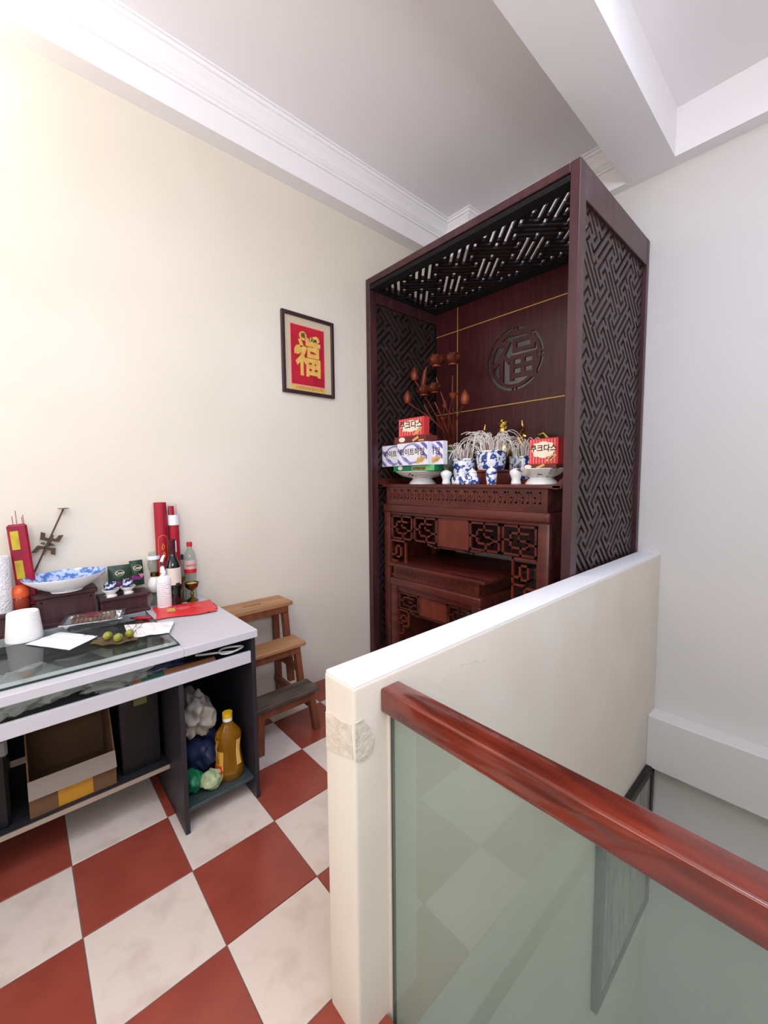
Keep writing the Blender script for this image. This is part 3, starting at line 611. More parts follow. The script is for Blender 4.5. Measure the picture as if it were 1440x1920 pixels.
def teajar(lb, c, r, h):
    t = thing('lidded_jar', lb, 'jar', c, 0)
    MB().lathe([(0, 0), (r*0.78, 0), (r*0.8, h*0.12), (r*0.85, h*0.3), (r, h*0.75), (r*0.95, h*0.95), (r*0.8, h), (0, h)], seg=24).build('body', m_porcb, t, smooth=True)
    MB().lathe([(0, h), (r*0.84, h), (r*0.86, h*1.06), (r*0.6, h*1.25), (r*0.2, h*1.35), (r*0.18, h*1.45), (r*0.1, h*1.5), (0, h*1.5)], seg=24).build('lid', m_porc, t, smooth=True)
teajar('small blue and white lidded jar at the left end of the porcelain tray', (-1.675, 2.20, AT+0.012), 0.032, 0.055)
teajar('small blue and white lidded jar at the right end of the porcelain tray', (-1.59, 2.20, AT+0.012), 0.034, 0.062)
teajar('blue and white lidded jar standing alone in front of the middle incense pot', (-1.452, 2.21, AT), 0.036, 0.078)
# brass burner
t = thing('brass_censer', 'ornate polished brass censer with scrolling handles at the back of the altar', 'incense burner', (-1.655, 2.66, AT))
MB().lathe([(0, 0), (0.07, 0), (0.075, 0.02), (0.04, 0.05), (0.04, 0.08), (0.07, 0.1), (0.11, 0.16), (0.115, 0.20), (0.12, 0.21), (0.12, 0.225), (0, 0.225)], seg=28).build('body', m_brass, t, smooth=True)
MB().lathe([(0.11, 0.225), (0.10, 0.26), (0.085, 0.30), (0.055, 0.33), (0.025, 0.345), (0.02, 0.36), (0.032, 0.375), (0.03, 0.395), (0.012, 0.41), (0, 0.415)], seg=28).build('lid', m_brass, t, smooth=True)
l_ = MB(); l_.blob((0.0, 0, 0.42), (0.035, 0.02, 0.03), 0.4, 3, 2, 3).blob((0.025, 0, 0.435), (0.018, 0.014, 0.018), 0.3, 4, 2, 2).blob((-0.01, 0, 0.452), (0.014, 0.012, 0.016), 0.3, 5, 2, 2); l_.build('lion_finial', m_brass, t, smooth=True)
for sgn in (-1, 1):
    P = [(sgn*0.10, 0, 0.19), (sgn*0.15, 0, 0.20), (sgn*0.17, 0, 0.25), (sgn*0.145, 0, 0.29), (sgn*0.125, 0, 0.32), (sgn*0.14, 0, 0.36), (sgn*0.165, 0, 0.375), (sgn*0.155, 0, 0.40), (sgn*0.15, 0, 0.44)]
    h_ = MB().tube(P, [0.013, 0.014, 0.013, 0.012, 0.012, 0.013, 0.015, 0.011, 0.004], 8); h_.blob((sgn*0.165, 0, 0.33), (0.02, 0.012, 0.018), 0.4, 6, 2, 2).blob((sgn*0.125, 0, 0.29), (0.018, 0.012, 0.014), 0.4, 7, 2, 2); h_.build('handle', m_brass, t, smooth=True)
t = thing('brass_crane_holder', 'curled brass candle holder behind the single red cookie box', 'candle holder', (-1.42, 2.72, AT))
MB().lathe([(0, 0), (0.05, 0), (0.045, 0.015), (0.012, 0.03), (0.012, 0.16), (0.03, 0.18), (0.03, 0.19), (0, 0.19)], seg=20).build('stand', m_brass, t, smooth=True)
MB().tube([(0, 0, 0.18), (0.03, 0, 0.22), (0.07, 0, 0.26), (0.075, 0, 0.31), (0.045, 0, 0.34), (0.01, 0, 0.33), (-0.01, 0, 0.30), (0.01, 0, 0.28), (0.03, 0, 0.30)], [0.01, 0.013, 0.014, 0.013, 0.012, 0.011, 0.009, 0.007, 0.005], 8).build('scroll', m_brass, t, smooth=True)
# ---------------------------------------------------------------- framed picture
t = thing('framed_calligraphy', 'red and gold calligraphy print in a dark wooden frame on the left wall', 'picture', (XL, 1.5345, 2.2925))
hw, hh = 0.2025, 0.2605
for a in ((-hw, -hh, -hw+0.022, hh), (hw-0.022, -hh, hw, hh), (-hw+0.022, -hh, hw-0.022, -hh+0.022), (-hw+0.022, hh-0.022, hw-0.022, hh)):
    MB().box(0.001, a[0], a[1], 0.024, a[2], a[3], 0.003).build('frame_bar', mat('dark_brown_frame_wood', '3A2226', 0.35), t)
MB().box(0.001, -hw+0.01, -hh+0.01, 0.008, hw-0.01, hh-0.01).build('mount_card', m_kraft, t)
MB().box(0.007, -0.138, -0.20, 0.0095, 0.128, 0.192).build('pink_border', m_pink, t)
MB().box(0.007, -0.133, -0.195, 0.0102, 0.123, 0.187).build('red_print', m_crims, t)
MB().box(0.007, -0.138, -0.232, 0.0098, 0.128, -0.202).build('gold_strip', m_gold, t)
mk = MB(); random.seed(4)
for r_ in range(2):
    y = -0.10
    while y < 0.10:
        l__ = random.uniform(0.008, 0.02); mk.box(0.0095, y, -0.212-r_*0.010, 0.0101, y+l__, -0.209-r_*0.010); y += l__+0.005
mk.build('small_lettering', m_inkd, t)
text('gold_character', '\u798f', 0.25, m_gold, t, (0.0106, 0.0, -0.035), FACEX, bold=0.006, sx=0.8)
gq = MB(); gq.arcband(0, 0.029, 0, 2*PI, lambda a, b, d: Vector((0.010+d, -0.043+a, 0.125+b)), 0, 0.001, 16)
gq.prism([(-0.02, 0.085), (-0.028, 0.098), (-0.025, 0.112), (0.062, 0.142), (0.082, 0.130), (0.088, 0.110), (0.078, 0.100), (0.0, 0.072)], mpX(0.010), 0, 0.001)
gq.prism([(-0.11, 0.028), (-0.10, 0.05), (-0.055, 0.072), (-0.04, 0.05), (-0.05, 0.02), (-0.08, 0.0), (-0.11, 0.0)], mpX(0.010), 0, 0.0008)
gq.prism([(0.035, 0.06), (0.058, 0.078), (0.085, 0.048), (0.068, 0.018), (0.04, 0.03)], mpX(0.010), 0, 0.0008)
gq.prism([(0.05, -0.03), (0.075, -0.045), (0.095, -0.08), (0.082, -0.12), (0.066, -0.11), (0.07, -0.08)], mpX(0.010), 0, 0.0008)
gq.build('gold_cartouche', m_gold, t)
text('small_lettering', '\u798f', 0.035, m_inkd, t, (0.0112, -0.043, 0.125), FACEX, bold=0.001)
text('small_lettering', 'T\u00c2M', 0.034, m_inkd, t, (0.0112, 0.03, 0.108), (PI/2-0.0, -0.0, PI/2), bold=0.001)
# ---------------------------------------------------------------- desk
DZ = 0.80
t = desk = thing('computer_desk', 'white-topped dark grey desk with a glass inset standing against the left wall', 'desk', (0, 0, 0))
MB().box(-2.42, 0.458, 0.766, -1.69, 0.762, DZ, 0.002).build('desktop', m_desk, t)
MB().box(-1.80, -0.80, 0.766, -1.69, 0.4575, DZ, 0.002).build('front_rail', m_desk, t)
MB().box(-2.42, -0.80, 0.766, -2.32, 0.4575, DZ, 0.002).build('back_rail', m_desk, t)
MB().box(-2.315, -0.80, 0.766, -1.805, -0.60, DZ, 0.002).build('left_board', m_desk, t)
MB().box(-2.42, 0.742, 0.0, -1.715, 0.760, 0.765, 0.001).build('side_panel', m_dgrey, t)
MB().box(-2.42, -0.79, 0.0, -1.715, -0.772, 0.765, 0.001).build('side_panel', m_dgrey, t)
MB().box(-2.40, 0.440, 0.0, -1.725, 0.458, 0.64, 0.001).build('inner_panel', m_dgrey, t)
MB().box(-2.38, 0.459, 0.085, -1.735, 0.741, 0.10, 0.001).build('low_shelf', mat('dark_shelf_laminate', '3B4646', 0.25), t)
MB().box(-2.42, 0.459, 0.085, -2.405, 0.741, 0.765).build('back_board', m_black, t)
MB().box(-2.42, -0.77, 0.22, -2.405, 0.439, 0.765).build('back_board', m_black, t)
MB().box(-2.38, -0.77, 0.185, -1.93, 0.439, 0.203).build('foot_shelf', m_dtray, t)
MB().box(-1.9295, -0.77, 0.185, -1.925, 0.439, 0.203).build('shelf_edge', m_edge, t)
tr = MB().box(-2.25, -0.74, 0.645, -1.735, 0.738, 0.657).build('keyboard_tray', m_dtray, t)
MB().box(-1.7345, -0.74, 0.645, -1.72, 0.741, 0.698, 0.002).build('tray_front', m_desk, tr)
t = thing('desk_glass_top', 'clear glass sheet lying over the opening of the desktop', 'glass sheet', (0, 0, DZ))
MB().box(-2.305, -0.70, 0.001, -1.740, 0.452, 0.008).build('pane', m_glassd, t)
MB().box(-1.7395, -0.70, 0.001, -1.7365, 0.452, 0.008).box(-2.305, 0.4525, 0.001, -1.7365, 0.4545, 0.008).build('polished_edge', m_gedge, t)
# things inside the tray
tag(MB().blob((-1.98, -0.02, 0.69), (0.18, 0.20, 0.034), 0.45, 1, 2.5, 5).build('plastic_bag', m_bag, smooth=True), 'crumpled clear plastic bag on the keyboard tray under the glass, near the frame edge', 'plastic bag')
tag(MB().blob((-1.90, 0.27, 0.685), (0.13, 0.14, 0.028), 0.45, 2, 2.5, 5).build('plastic_bag', m_bag, smooth=True), 'crumpled clear plastic bag on the keyboard tray below the areca nuts', 'plastic bag')
tag(MB().blob((-1.87, 0.41, 0.683), (0.07, 0.10, 0.026), 0.4, 12, 2.5, 4).build('plastic_bag', m_navy, smooth=True), 'crumpled navy plastic bag on the keyboard tray behind the wooden roll', 'plastic bag')
t = thing('rolled_utensil', 'brown wooden roll with a green band lying in the keyboard tray', 'tool', (-1.775, 0.44, 0.68))
rm = Matrix.Rotation(PI/2, 3, 'X') @ Matrix.Identity(3)
MB().lathe([(0, -0.16), (0.018, -0.16), (0.020, -0.02), (0.022, 0.04), (0, 0.04)], (0, 0, 0), 14, M=rm).build('wooden_body', m_brownw, t, smooth=True)
MB().lathe([(0, 0.04), (0.018, 0.04), (0.014, 0.12), (0, 0.12)], (0, 0, -0.003), 14, M=rm).build('green_sleeve', mat('green_sleeve', '22604A', 0.5), t, smooth=True)
MB().lathe([(0, 0.12), (0.014, 0.12), (0.015, 0.14), (0.008, 0.152), (0, 0.153)], (0, 0, -0.003), 14, M=rm).build('tip', m_brownw, t, smooth=True)
P = []
for k in range(25):
    a = 2*PI*k/24; P.append((-1.775+0.030*math.cos(a), 0.675+0.052*math.sin(a), 0.708+0.003*math.sin(2*a)))
P += [(-1.80, 0.62, 0.70), (-1.83, 0.58, 0.695), (-1.86, 0.55, 0.69)]
tag(MB().tube(P, 0.0045, 8).build('white_cable', m_wplas, smooth=True), 'white cable looped at the right end of the keyboard tray', 'cable')
# under the desk
t = thing('cardboard_box', 'open brown cardboard box with yellow tape on the shelf under the desk', 'box', (-2.12, 0.105, 0.203))
MB().box(0.16, -0.135, 0, 0.165, 0.14, 0.14).build('front_side', m_card, t)
MB().box(-0.14, -0.135, 0, -0.135, 0.14, 0.34).build('back_side', m_card, t)
for y in (-0.135, 0.135): MB().prism([(-0.135, 0), (0.16, 0), (0.16, 0.14), (0.05, 0.33), (-0.135, 0.34)], lambda a, b, d, y=y: Vector((a, y+d, b)), 0, 0.005).build('end_side', m_card, t)
MB().box(-0.135, -0.13, 0, 0.16, 0.135, 0.005).build('bottom', m_card, t)
MB().prism([(0.163, 0.14), (0.166, 0.145), (0.192, 0.085), (0.188, 0.083)], lambda a, b, d: Vector((a, d, b)), -0.135, 0.14).build('flap', m_cardl, t)
MB().box(0.1652, -0.05, 0.004, 0.1665, 0.06, 0.12).build('tape', m_tape, t)
t = thing('computer_case', 'black computer case standing on the shelf under the desk beside the cardboard box', 'computer', (-2.15, 0.345, 0.203))
MB().box(-0.20, -0.075, 0, 0.17, 0.075, 0.36, 0.004).build('case', m_black, t)
MB().box(0.170, -0.02, 0.29, 0.171, 0.03, 0.32).build('sticker', m_olive, t); MB().box(0.170, -0.065, 0.30, 0.171, -0.035, 0.33).build('badge', m_dgrey, t)
t = thing('waste_bin', 'black bin lined with a clear bag under the desk at the left edge', 'bin', (-2.10, -0.21, 0.203))
MB().box(-0.12, -0.13, 0, 0.14, 0.13, 0.32, 0.01).build('bin', m_black, t); MB().box(-0.125, -0.135, 0.27, 0.145, 0.135, 0.335, 0.008).build('bag_liner', m_bag, t)
t = thing('oil_bottle', 'yellow cooking oil bottle with a yellow cap on the low desk shelf', 'bottle', (-1.815, 0.66, 0.10), math.radians(-20))
MB().lathe([(0, 0), (0.048, 0), (0.054, 0.008), (0.055, 0.05), (0.046, 0.11), (0.044, 0.15), (0.050, 0.185), (0.046, 0.215), (0.024, 0.248), (0.018, 0.26), (0.018, 0.272), (0, 0.272)], seg=32, sx=0.9, sy=1.15).build('oil_body', m_oil, t, smooth=True)
MB().lathe([(0, 0.268), (0.021, 0.268), (0.021, 0.284), (0, 0.284)], seg=24).build('cap_collar', m_wplas, t, smooth=True)
MB().lathe([(0, 0.284), (0.022, 0.284), (0.0215, 0.305), (0, 0.306)], seg=24).build('cap', m_ycap, t, smooth=True)
def arc_label(mb, r, z0, z1, a0, a1, n=10, sx=1, sy=1, taper=None):
    def f(u, v):
        a = a0+(a1-a0)*u; rr = r if taper is None else taper(v); return Vector((rr*sx*math.cos(a), rr*sy*math.sin(a), z0+(z1-z0)*v))
    mb.grid(f, n, 6); return mb
tp = lambda v: 0.0562-0.010*v
arc_label(MB(), 0, 0.03, 0.14, -1.25, -0.45, sx=0.9, sy=1.15, taper=tp).build('label', mat('amber_label', 'D9A43C', 0.4), t, smooth=True)
arc_label(MB(), 0, 0.035, 0.08, -1.1, -0.55, sx=0.9, sy=1.15, taper=lambda v: 0.0570-0.003*v).build('red_label_print', m_cap, t, smooth=True)
arc_label(MB(), 0, 0.07, 0.19, 0.55, 0.95, sx=0.92, sy=1.17, taper=lambda v: 0.0545-0.004*math.sin(PI*v)*1.5).build('back_label', mat('pale_amber_label', 'E8B860', 0.4), t, smooth=True)
MB().tube([(0.015, -0.04, 0.20), (0.035, -0.052, 0.17), (0.038, -0.052, 0.12), (0.03, -0.046, 0.09)], 0.006, 8).build('grip', m_oil, t, smooth=True)
tag(MB().blob((-1.92, 0.545, 0.40), (0.12, 0.075, 0.105), 0.45, 6, 1.3, 5).build('cloth_bundle', m_cloth, smooth=True), 'bundled greyish cloth bag stuffed in the desk side compartment', 'bag')
tag(MB().blob((-1.95, 0.57, 0.20), (0.12, 0.09, 0.098), 0.3, 7, 1.5, 4).build('navy_bag', m_navy, smooth=True), 'crumpled navy plastic bag below the cloth bundle in the desk compartment', 'bag')
tag(MB().blob((-1.83, 0.505, 0.145), (0.06, 0.04, 0.045), 0.28, 8, 1.2, 4).build('green_bag', m_greenb, smooth=True), 'small crumpled green plastic bag on the low desk shelf', 'bag')
tag(MB().blob((-1.795, 0.57, 0.14), (0.045, 0.05, 0.042), 0.28, 9, 1.2, 4).build('pale_green_bag', m_palegr, smooth=True), 'small crumpled pale green plastic bag left of the oil bottle', 'bag')
# ---------------------------------------------------------------- things on the desk
t = thing('wooden_chest', 'dark mahogany altar stand box on the desk under the blue plate', 'box', (-2.40, 0.148, DZ))
MB().box(-0.045, -0.118, 0.0, 0.058, 0.118, 0.022, 0.004).box(-0.045, -0.108, 0.022, 0.048, 0.108, 0.135).box(-0.05, -0.118, 0.135, 0.06, 0.118, 0.16, 0.005).build('body', m_wood, t)
MB().bars([[(-0.09, 0.04), (0.09, 0.04), (0.09, 0.12), (-0.09, 0.12), (-0.09, 0.04)]], 0.006, mpX(0.048), 0, 0.004).build('panel_moulding', m_wood, t)
t = thing('wooden_riser', 'low dark mahogany riser on the desk carrying the small porcelain cups', 'stand', (-2.39, 0.372, DZ))
MB().box(-0.055, -0.104, 0.0, 0.062, 0.110, 0.016, 0.003).box(-0.05, -0.098, 0.016, 0.05, 0.10, 0.082).box(-0.055, -0.104, 0.082, 0.066, 0.112, 0.10, 0.004).build('body', m_wood, t)
MB().bars([[(-0.085, 0.03), (0.085, 0.03), (0.085, 0.07), (-0.085, 0.07), (-0.085, 0.03)]], 0.005, mpX(0.05), 0, 0.004).build('panel_moulding', m_wood, t)
t = thing('wooden_platform', 'long dark mahogany platform on the desk at the left edge under the paper towel', 'stand', (-2.385, -0.30, DZ))
MB().box(-0.06, -0.33, 0.0, 0.06, 0.325, 0.02, 0.004).box(-0.055, -0.32, 0.02, 0.05, 0.318, 0.085).box(-0.06, -0.33, 0.085, 0.065, 0.325, 0.105, 0.004).build('body', m_wood, t)
tag(MB().lathe([(0.018, 0), (0.038, 0), (0.040, 0.004), (0.040, 0.236), (0.038, 0.24), (0.018, 0.24), (0.018, 0)], (-2.365, -0.072, DZ+0.106), 28).build('paper_towel_roll', m_emb, smooth=True), 'embossed white paper towel roll at the left frame edge on the mahogany platform', 'paper roll')
t = thing('tissue_roll', 'short white tissue roll standing on the desk glass', 'paper roll', (-2.235, -0.005, DZ+0.009))
MB().lathe([(0, 0), (0.060, 0), (0.062, 0.006), (0.052, 0.112), (0.050, 0.116), (0, 0.116)], seg=36).build('paper', m_tissue, t, smooth=True)
t = thing('incense_packet', 'red plastic packet of incense sticks with yellow labels leaning on the wall', 'incense', (-2.405, 0.008, DZ+0.106))
rx = Matrix.Rotation(0.06, 3, 'X')
MB().cbox((0, 0, 0.185), (0.034, 0.068, 0.37), rx, 0.008).build('packet', m_redv, t)
for zz in (0.17, 0.30): MB().cbox((0.0176, -0.012-(zz-0.185)*0.06, zz), (0.001, 0.027, 0.082), rx).build('yellow_label', m_yel, t)
s_ = MB()
for yy, hh_ in ((-0.02, 0.405), (-0.008, 0.43), (0.012, 0.40), (0.016, 0.41)): s_.tube([(0, yy, 0.34), (0, yy-0.004, hh_)], 0.0013, 5)
s_.build('incense_sticks', m_stickred, t)
t = thing('orange_candle_jar', 'round orange candle jar in front of the red incense packet', 'candle', (-2.37, -0.008, DZ+0.1055))
MB().lathe([(0, 0), (0.026, 0), (0.030, 0.008), (0.032, 0.04), (0.028, 0.055), (0, 0.055)], seg=24).build('jar', mat('dark_orange_glass', '8A3320', 0.15), t, smooth=True)
MB().lathe([(0, 0.055), (0.030, 0.055), (0.033, 0.075), (0.027, 0.095), (0.012, 0.106), (0, 0.107)], seg=24).build('orange_top', m_orange, t, smooth=True)
# bronze stand leaning on the wall
t = thing('bronze_spindle', 'dark bronze incense spindle with fret-shaped arms leaning against the left wall', 'ornament', (-2.43, 0.10, 1.18))
ax = Vector((0, 0.066, 0.155)).normalized(); sd = Vector((0, ax.z, -ax.y)); 
def mpI(a, b, d): return sd*a + ax*b + Vector((d, 0, 0))
MB().tube([ax*-0.22, ax*0.165], 0.0035, 8).build('rod', m_iron, t)
MB().lathe([(0, 0.0), (0.022, 0.002), (0.022, 0.004), (0, 0.005)], ax*0.165, 16).build('tip_disc', m_iron, t)
fr_ = MB(); mpS = lambda a, b, d: Vector((d, (a-640)*0.00031, (690-b)*0.000344))
for P in ([(570, 540), (620, 560), (612, 618), (655, 632), (640, 668), (552, 640)], [(695, 638), (735, 648), (772, 603), (828, 603), (770, 692), (688, 674)], [(612, 740), (520, 716), (440, 805), (492, 810), (545, 766), (592, 772)], [(632, 760), (724, 770), (715, 868), (662, 845), (668, 795), (620, 785)], [(605, 688), (572, 678), (552, 695), (600, 715)], [(655, 700), (695, 708), (716, 733), (648, 735)], [(690, 570), (716, 600), (676, 700), (625, 775), (580, 852), (560, 832), (600, 740), (655, 640)]): fr_.prism(P, mpS, -0.004, 0.004)
fr_.build('fret_arms', m_iron, t)
# blue plate tilted on the chest
t = thing('blue_plate', 'large blue-patterned porcelain plate resting tilted on the mahogany box', 'plate', (-2.345, 0.152, DZ+0.196))
t.rotation_euler = (0.02, 0.07, 0)
MB().lathe([(0, -0.034), (0.06, -0.034), (0.062, -0.028), (0.10, -0.008), (0.150, 0.030), (0.157, 0.042), (0.156, 0.0425)], seg=48, sx=0.62).build('underside', m_porc, t, smooth=True)
MB().lathe([(0.156, 0.0428), (0.148, 0.034), (0.10, -0.003), (0.06, -0.018), (0, -0.020)], seg=48, sx=0.62).build('painted_face', m_plateb, t, smooth=True)
def cup(lb, c, r=0.030):
    t = thing('porcelain_cup', lb, 'cup', c, 0)
    MB().lathe([(0, 0), (r*0.75, 0), (r*0.8, r*0.2), (r*0.55, r*0.35), (r*0.6, r*0.5), (r*1.05, r*0.95), (r*1.08, r*1.15), (r*0.85, r*1.05), (0, r*0.9)], seg=24).build('footed_saucer', m_porcs, t, smooth=True)
    MB().lathe([(0, r*0.95), (r*0.62, r*0.95), (r*0.78, r*1.3), (r*0.80, r*2.0), (r*0.72, r*2.0), (r*0.66, r*1.4), (0, r*1.3)], seg=24).build('cup', mat('navy_painted_porcelain', '24376E', 0.15, col2='E8ECF4', scale=45, lo=0.52, hi=0.56, detail=2, coat=0.4), t, smooth=True)
cup('small blue and white cup on a footed saucer, beside the blue plate', (-2.345, 0.318, DZ+0.1), 0.034)
cup('small blue and white cup on a footed saucer, farther from the blue plate', (-2.36, 0.392, DZ+0.1), 0.032)
def tea(lb, c, rz, w_=0.085, h=0.125):
    t = thing('tea_packet', lb, 'packet', c, rz, 'dark green tea packets'); tm = Matrix.Rotation(-0.12, 3, 'Y')
    def f(u, v): x = 0.014*math.sin(PI*v)*math.sin(PI*min(max(u, 0), 1)); return tm @ Vector((x, (u-.5)*w_, v*h))
    mb = MB(); mb.grid(f, 8, 8); mb.grid(lambda u, v: tm @ Vector((-0.014*math.sin(PI*v)*math.sin(PI*u)-0.0005, (u-.5)*w_, v*h)), 8, 8); mb.build('packet', m_dgreen, t, smooth=True)
    ov = MB(); ov.arcband(0.013, 0.0155, 0, 2*PI, lambda a, b, d: tm @ Vector((0.0165+d, a*1.3, h*0.70+b)), 0, 0.0006, 20); ov.build('oval_logo', m_palegr, t)
    text('brand_lettering', 'Cozy', 0.020, m_cbox, t, tm @ Vector((0.017, 0, h*0.70)), (PI/2, -0.0, PI/2), bold=0.0004).rotation_euler = (PI/2-0.0, 0, PI/2)
    lp = MB()
    for a in (-0.6, 0, 0.6): lp.prism([(0, 0), (0.006+a*0.004, 0.012), (a*0.022, 0.026), (-0.006+a*0.004, 0.012)], lambda p, q, d: tm @ Vector((0.0168+d, w_*0.25+p, h*0.28+q)), 0, 0.0006)
    lp.build('lotus_print', m_lpink, t)
    MB().prism([(-0.03, 0), (0.012, -0.004), (0.02, 0.008), (-0.02, 0.022), (-0.035, 0.022)], lambda p, q, d: tm @ Vector((0.0160+d, p, h*0.25+q)), 0, 0.0006).build('magenta_print', m_magenta, t); return t
tea('dark green tea packet with a magenta flash standing behind the porcelain cups', (-2.40, 0.368, DZ+0.108), -0.05, 0.098, 0.13)
tea('dark green tea packet leaning beside the glass lamp jar', (-2.415, 0.448, DZ+0.12), 0.12, 0.062, 0.13)
t = thing('glass_lamp_jar', 'clear glass lamp jar with a blue and white globe base behind the tea packets', 'oil lamp', (-2.415, 0.527, DZ))
MB().lathe([(0, 0), (0.026, 0), (0.024, 0.012), (0.014, 0.03), (0.012, 0.055), (0.03, 0.075)], seg=24).build('glass_foot', m_clear, t, smooth=True)
MB().lathe([(0, 0.07), (0.022, 0.072), (0.036, 0.095), (0.038, 0.115), (0.030, 0.140), (0.016, 0.155), (0, 0.157)], seg=28).build('porcelain_globe', m_porcs, t, smooth=True)
MB().lathe([(0, 0.155), (0.020, 0.155), (0.020, 0.175), (0, 0.177)], seg=20).build('brass_collar', m_brassold, t, smooth=True)
MB().lathe([(0.019, 0.176), (0.030, 0.20), (0.032, 0.225), (0.026, 0.245), (0.024, 0.285)], seg=24).build('chimney', m_clear, t, smooth=True)
MB().lathe([(0.0265, 0.247), (0.031, 0.247), (0.031, 0.266), (0.0265, 0.266), (0.0265, 0.247)], seg=24).build('white_band', m_wplas, t, smooth=True)
t = thing('red_paper_tube', 'tall red cardboard tube with a gold arch print leaning against the left wall', 'tube', (-2.425, 0.572, DZ))
MB().lathe([(0, 0), (0.030, 0), (0.030, 0.545), (0, 0.545)], seg=28).build('tube', m_red, t, smooth=True)
ar = MB(); ARC = [(0.024*math.cos(a)+0.008, 0.345+0.026*math.sin(a)) for a in [PI*k/10 for k in range(11)]]
cyl = lambda a, b, d: Vector(((0.0305+d)*math.cos(a/0.03-0.25), (0.0305+d)*math.sin(a/0.03-0.25), b))
ar.bars([[(0.028, 0.06)]+ARC+[(-0.018, 0.06)]], 0.003, cyl, -0.0004, 0.0006); ar.bars([[(0.0, 0.30), (0.006, 0.325), (0.014, 0.31), (0.006, 0.295), (0, 0.30)], [(0.004, 0.27), (0.012, 0.28), (0.016, 0.26), (0.008, 0.25)]], 0.004, cyl, -0.0004, 0.0006); ar.build('gold_arch_print', mat('orange_gold_print', 'E07A2C', 0.4), t)
t = thing('red_incense_tube', 'red tube of incense sticks with a white band beside the gold-printed tube', 'tube', (-2.425, 0.634, DZ))
MB().lathe([(0, 0), (0.027, 0), (0.027, 0.425), (0.025, 0.425)], seg=28).build('tube', m_red, t, smooth=True)
MB().lathe([(0.0275, 0.42), (0.0285, 0.42), (0.0285, 0.475), (0.026, 0.475), (0.026, 0.42)], seg=28).build('white_band', m_wplas, t, smooth=True)
s_ = MB().lathe([(0, 0.42), (0.014, 0.42), (0.014, 0.523), (0, 0.523)], (0, -0.008, 0), 16); s_.build('inner_bundle', m_red, t, smooth=True)
s_ = MB()
for yy, xx, hh_ in ((0.012, 0.01, 0.535), (0.018, 0, 0.53), (-0.018, 0.012, 0.53), (0.006, -0.01, 0.52)): s_.tube([(xx, yy, 0.42), (xx, yy*1.05, hh_)], 0.0012, 5)
s_.build('incense_sticks', m_lpink, t)
t = thing('wine_bottle', 'dark wine bottle with a cream label standing behind the white nozzle bottle', 'bottle', (-2.335, 0.598, DZ))
MB().lathe([(0, 0.004), (0.030, 0), (0.037, 0.006), (0.037, 0.20), (0.034, 0.225), (0.018, 0.262), (0.014, 0.28), (0.0135, 0.335), (0, 0.335)], seg=32).build('body', m_wine, t, smooth=True)
MB().lathe([(0.0145, 0.275), (0.015, 0.276), (0.0150, 0.346), (0.0165, 0.347), (0.0165, 0.352), (0, 0.353)], seg=24).build('capsule', m_caps, t, smooth=True)
arc_label(MB(), 0.0376, 0.115, 0.205, -1.3, 1.1).build('label', m_lab, t, smooth=True)
arc_label(MB(), 0.0381, 0.108, 0.125, 0.0, 0.6).build('moustache_print', m_twig, t, smooth=True)
MB().box(-0.002, 0.0155, 0.285, 0.010, 0.0185, 0.345).build('tax_stamp', m_paper, t)
t = thing('nozzle_bottle', 'white plastic bottle with a long bent nozzle, in front of the wine bottle', 'bottle', (-2.315, 0.545, DZ), math.radians(-14))
MB().lathe([(0, 0), (0.032, 0), (0.034, 0.004), (0.034, 0.150), (0.030, 0.162), (0.016, 0.172), (0, 0.172)], seg=32, sx=0.85, sy=1.0).build('body', m_wplas, t, smooth=True)
MB().tube([(0, 0, 0.168), (0, 0, 0.19), (0, -0.004, 0.215), (0, -0.004, 0.245), (0, 0.003, 0.268), (0, 0.010, 0.278)], [0.017, 0.014, 0.010, 0.009, 0.0075, 0.005], 14).build('nozzle', m_wplas, t, smooth=True)
ms = MB(); random.seed(8)
for k in range(13):
    a0 = -0.75; a1 = a0+random.uniform(0.9, 1.6); z = 0.135-k*0.0095
    arc_label(ms, 0.0345, z, z+0.0022, a0, a1, 6, sx=0.85)
ms.build('small_lettering', mat('pale_red_ink', 'C79A98', 0.6), t)
t = thing('cola_bottle', 'clear plastic cola bottle with a red cap and red label beside the wall', 'bottle', (-2.40, 0.703, DZ))
MB().lathe([(0, 0), (0.026, 0), (0.030, 0.01), (0.030, 0.06), (0.026, 0.09), (0.0315, 0.14), (0.0315, 0.215), (0.026, 0.255), (0.013, 0.285), (0.012, 0.298)], seg=28).build('body', m_clear, t, smooth=True)
MB().lathe([(0, 0.296), (0.0145, 0.296), (0.0145, 0.32), (0, 0.321)], seg=24).build('cap', m_cap, t, smooth=True)
arc_label(MB(), 0.0322, 0.150, 0.172, -1.7, 1.4).build('red_label_band', m_cap, t, smooth=True)
arc_label(MB(), 0.0321, 0.172, 0.222, -1.7, 1.4).build('label_film', mat('translucent_red_label', 'D8B8B4', 0.4), t, smooth=True)
text('brand_lettering', 'Coca-Cola', 0.0135, m_cap, t, (0.0325, -0.006, 0.195), (PI/2, 0, PI/2-0.2), bold=0.0003, sx=0.85)
t = thing('small_capped_bottle', 'small clear bottle with a navy cap half hidden by the cola bottle', 'bottle', (-2.43, 0.665, DZ))
MB().lathe([(0, 0), (0.016, 0), (0.019, 0.01), (0.019, 0.20), (0.012, 0.225)], seg=20).build('body', m_clear, t, smooth=True)
MB().lathe([(0, 0.223), (0.014, 0.223), (0.014, 0.25), (0, 0.251)], seg=20).build('cap', m_bluecap, t, smooth=True)
t = thing('brass_goblet', 'old brass offering goblet at the back right corner of the desk', 'goblet', (-2.345, 0.690, DZ))
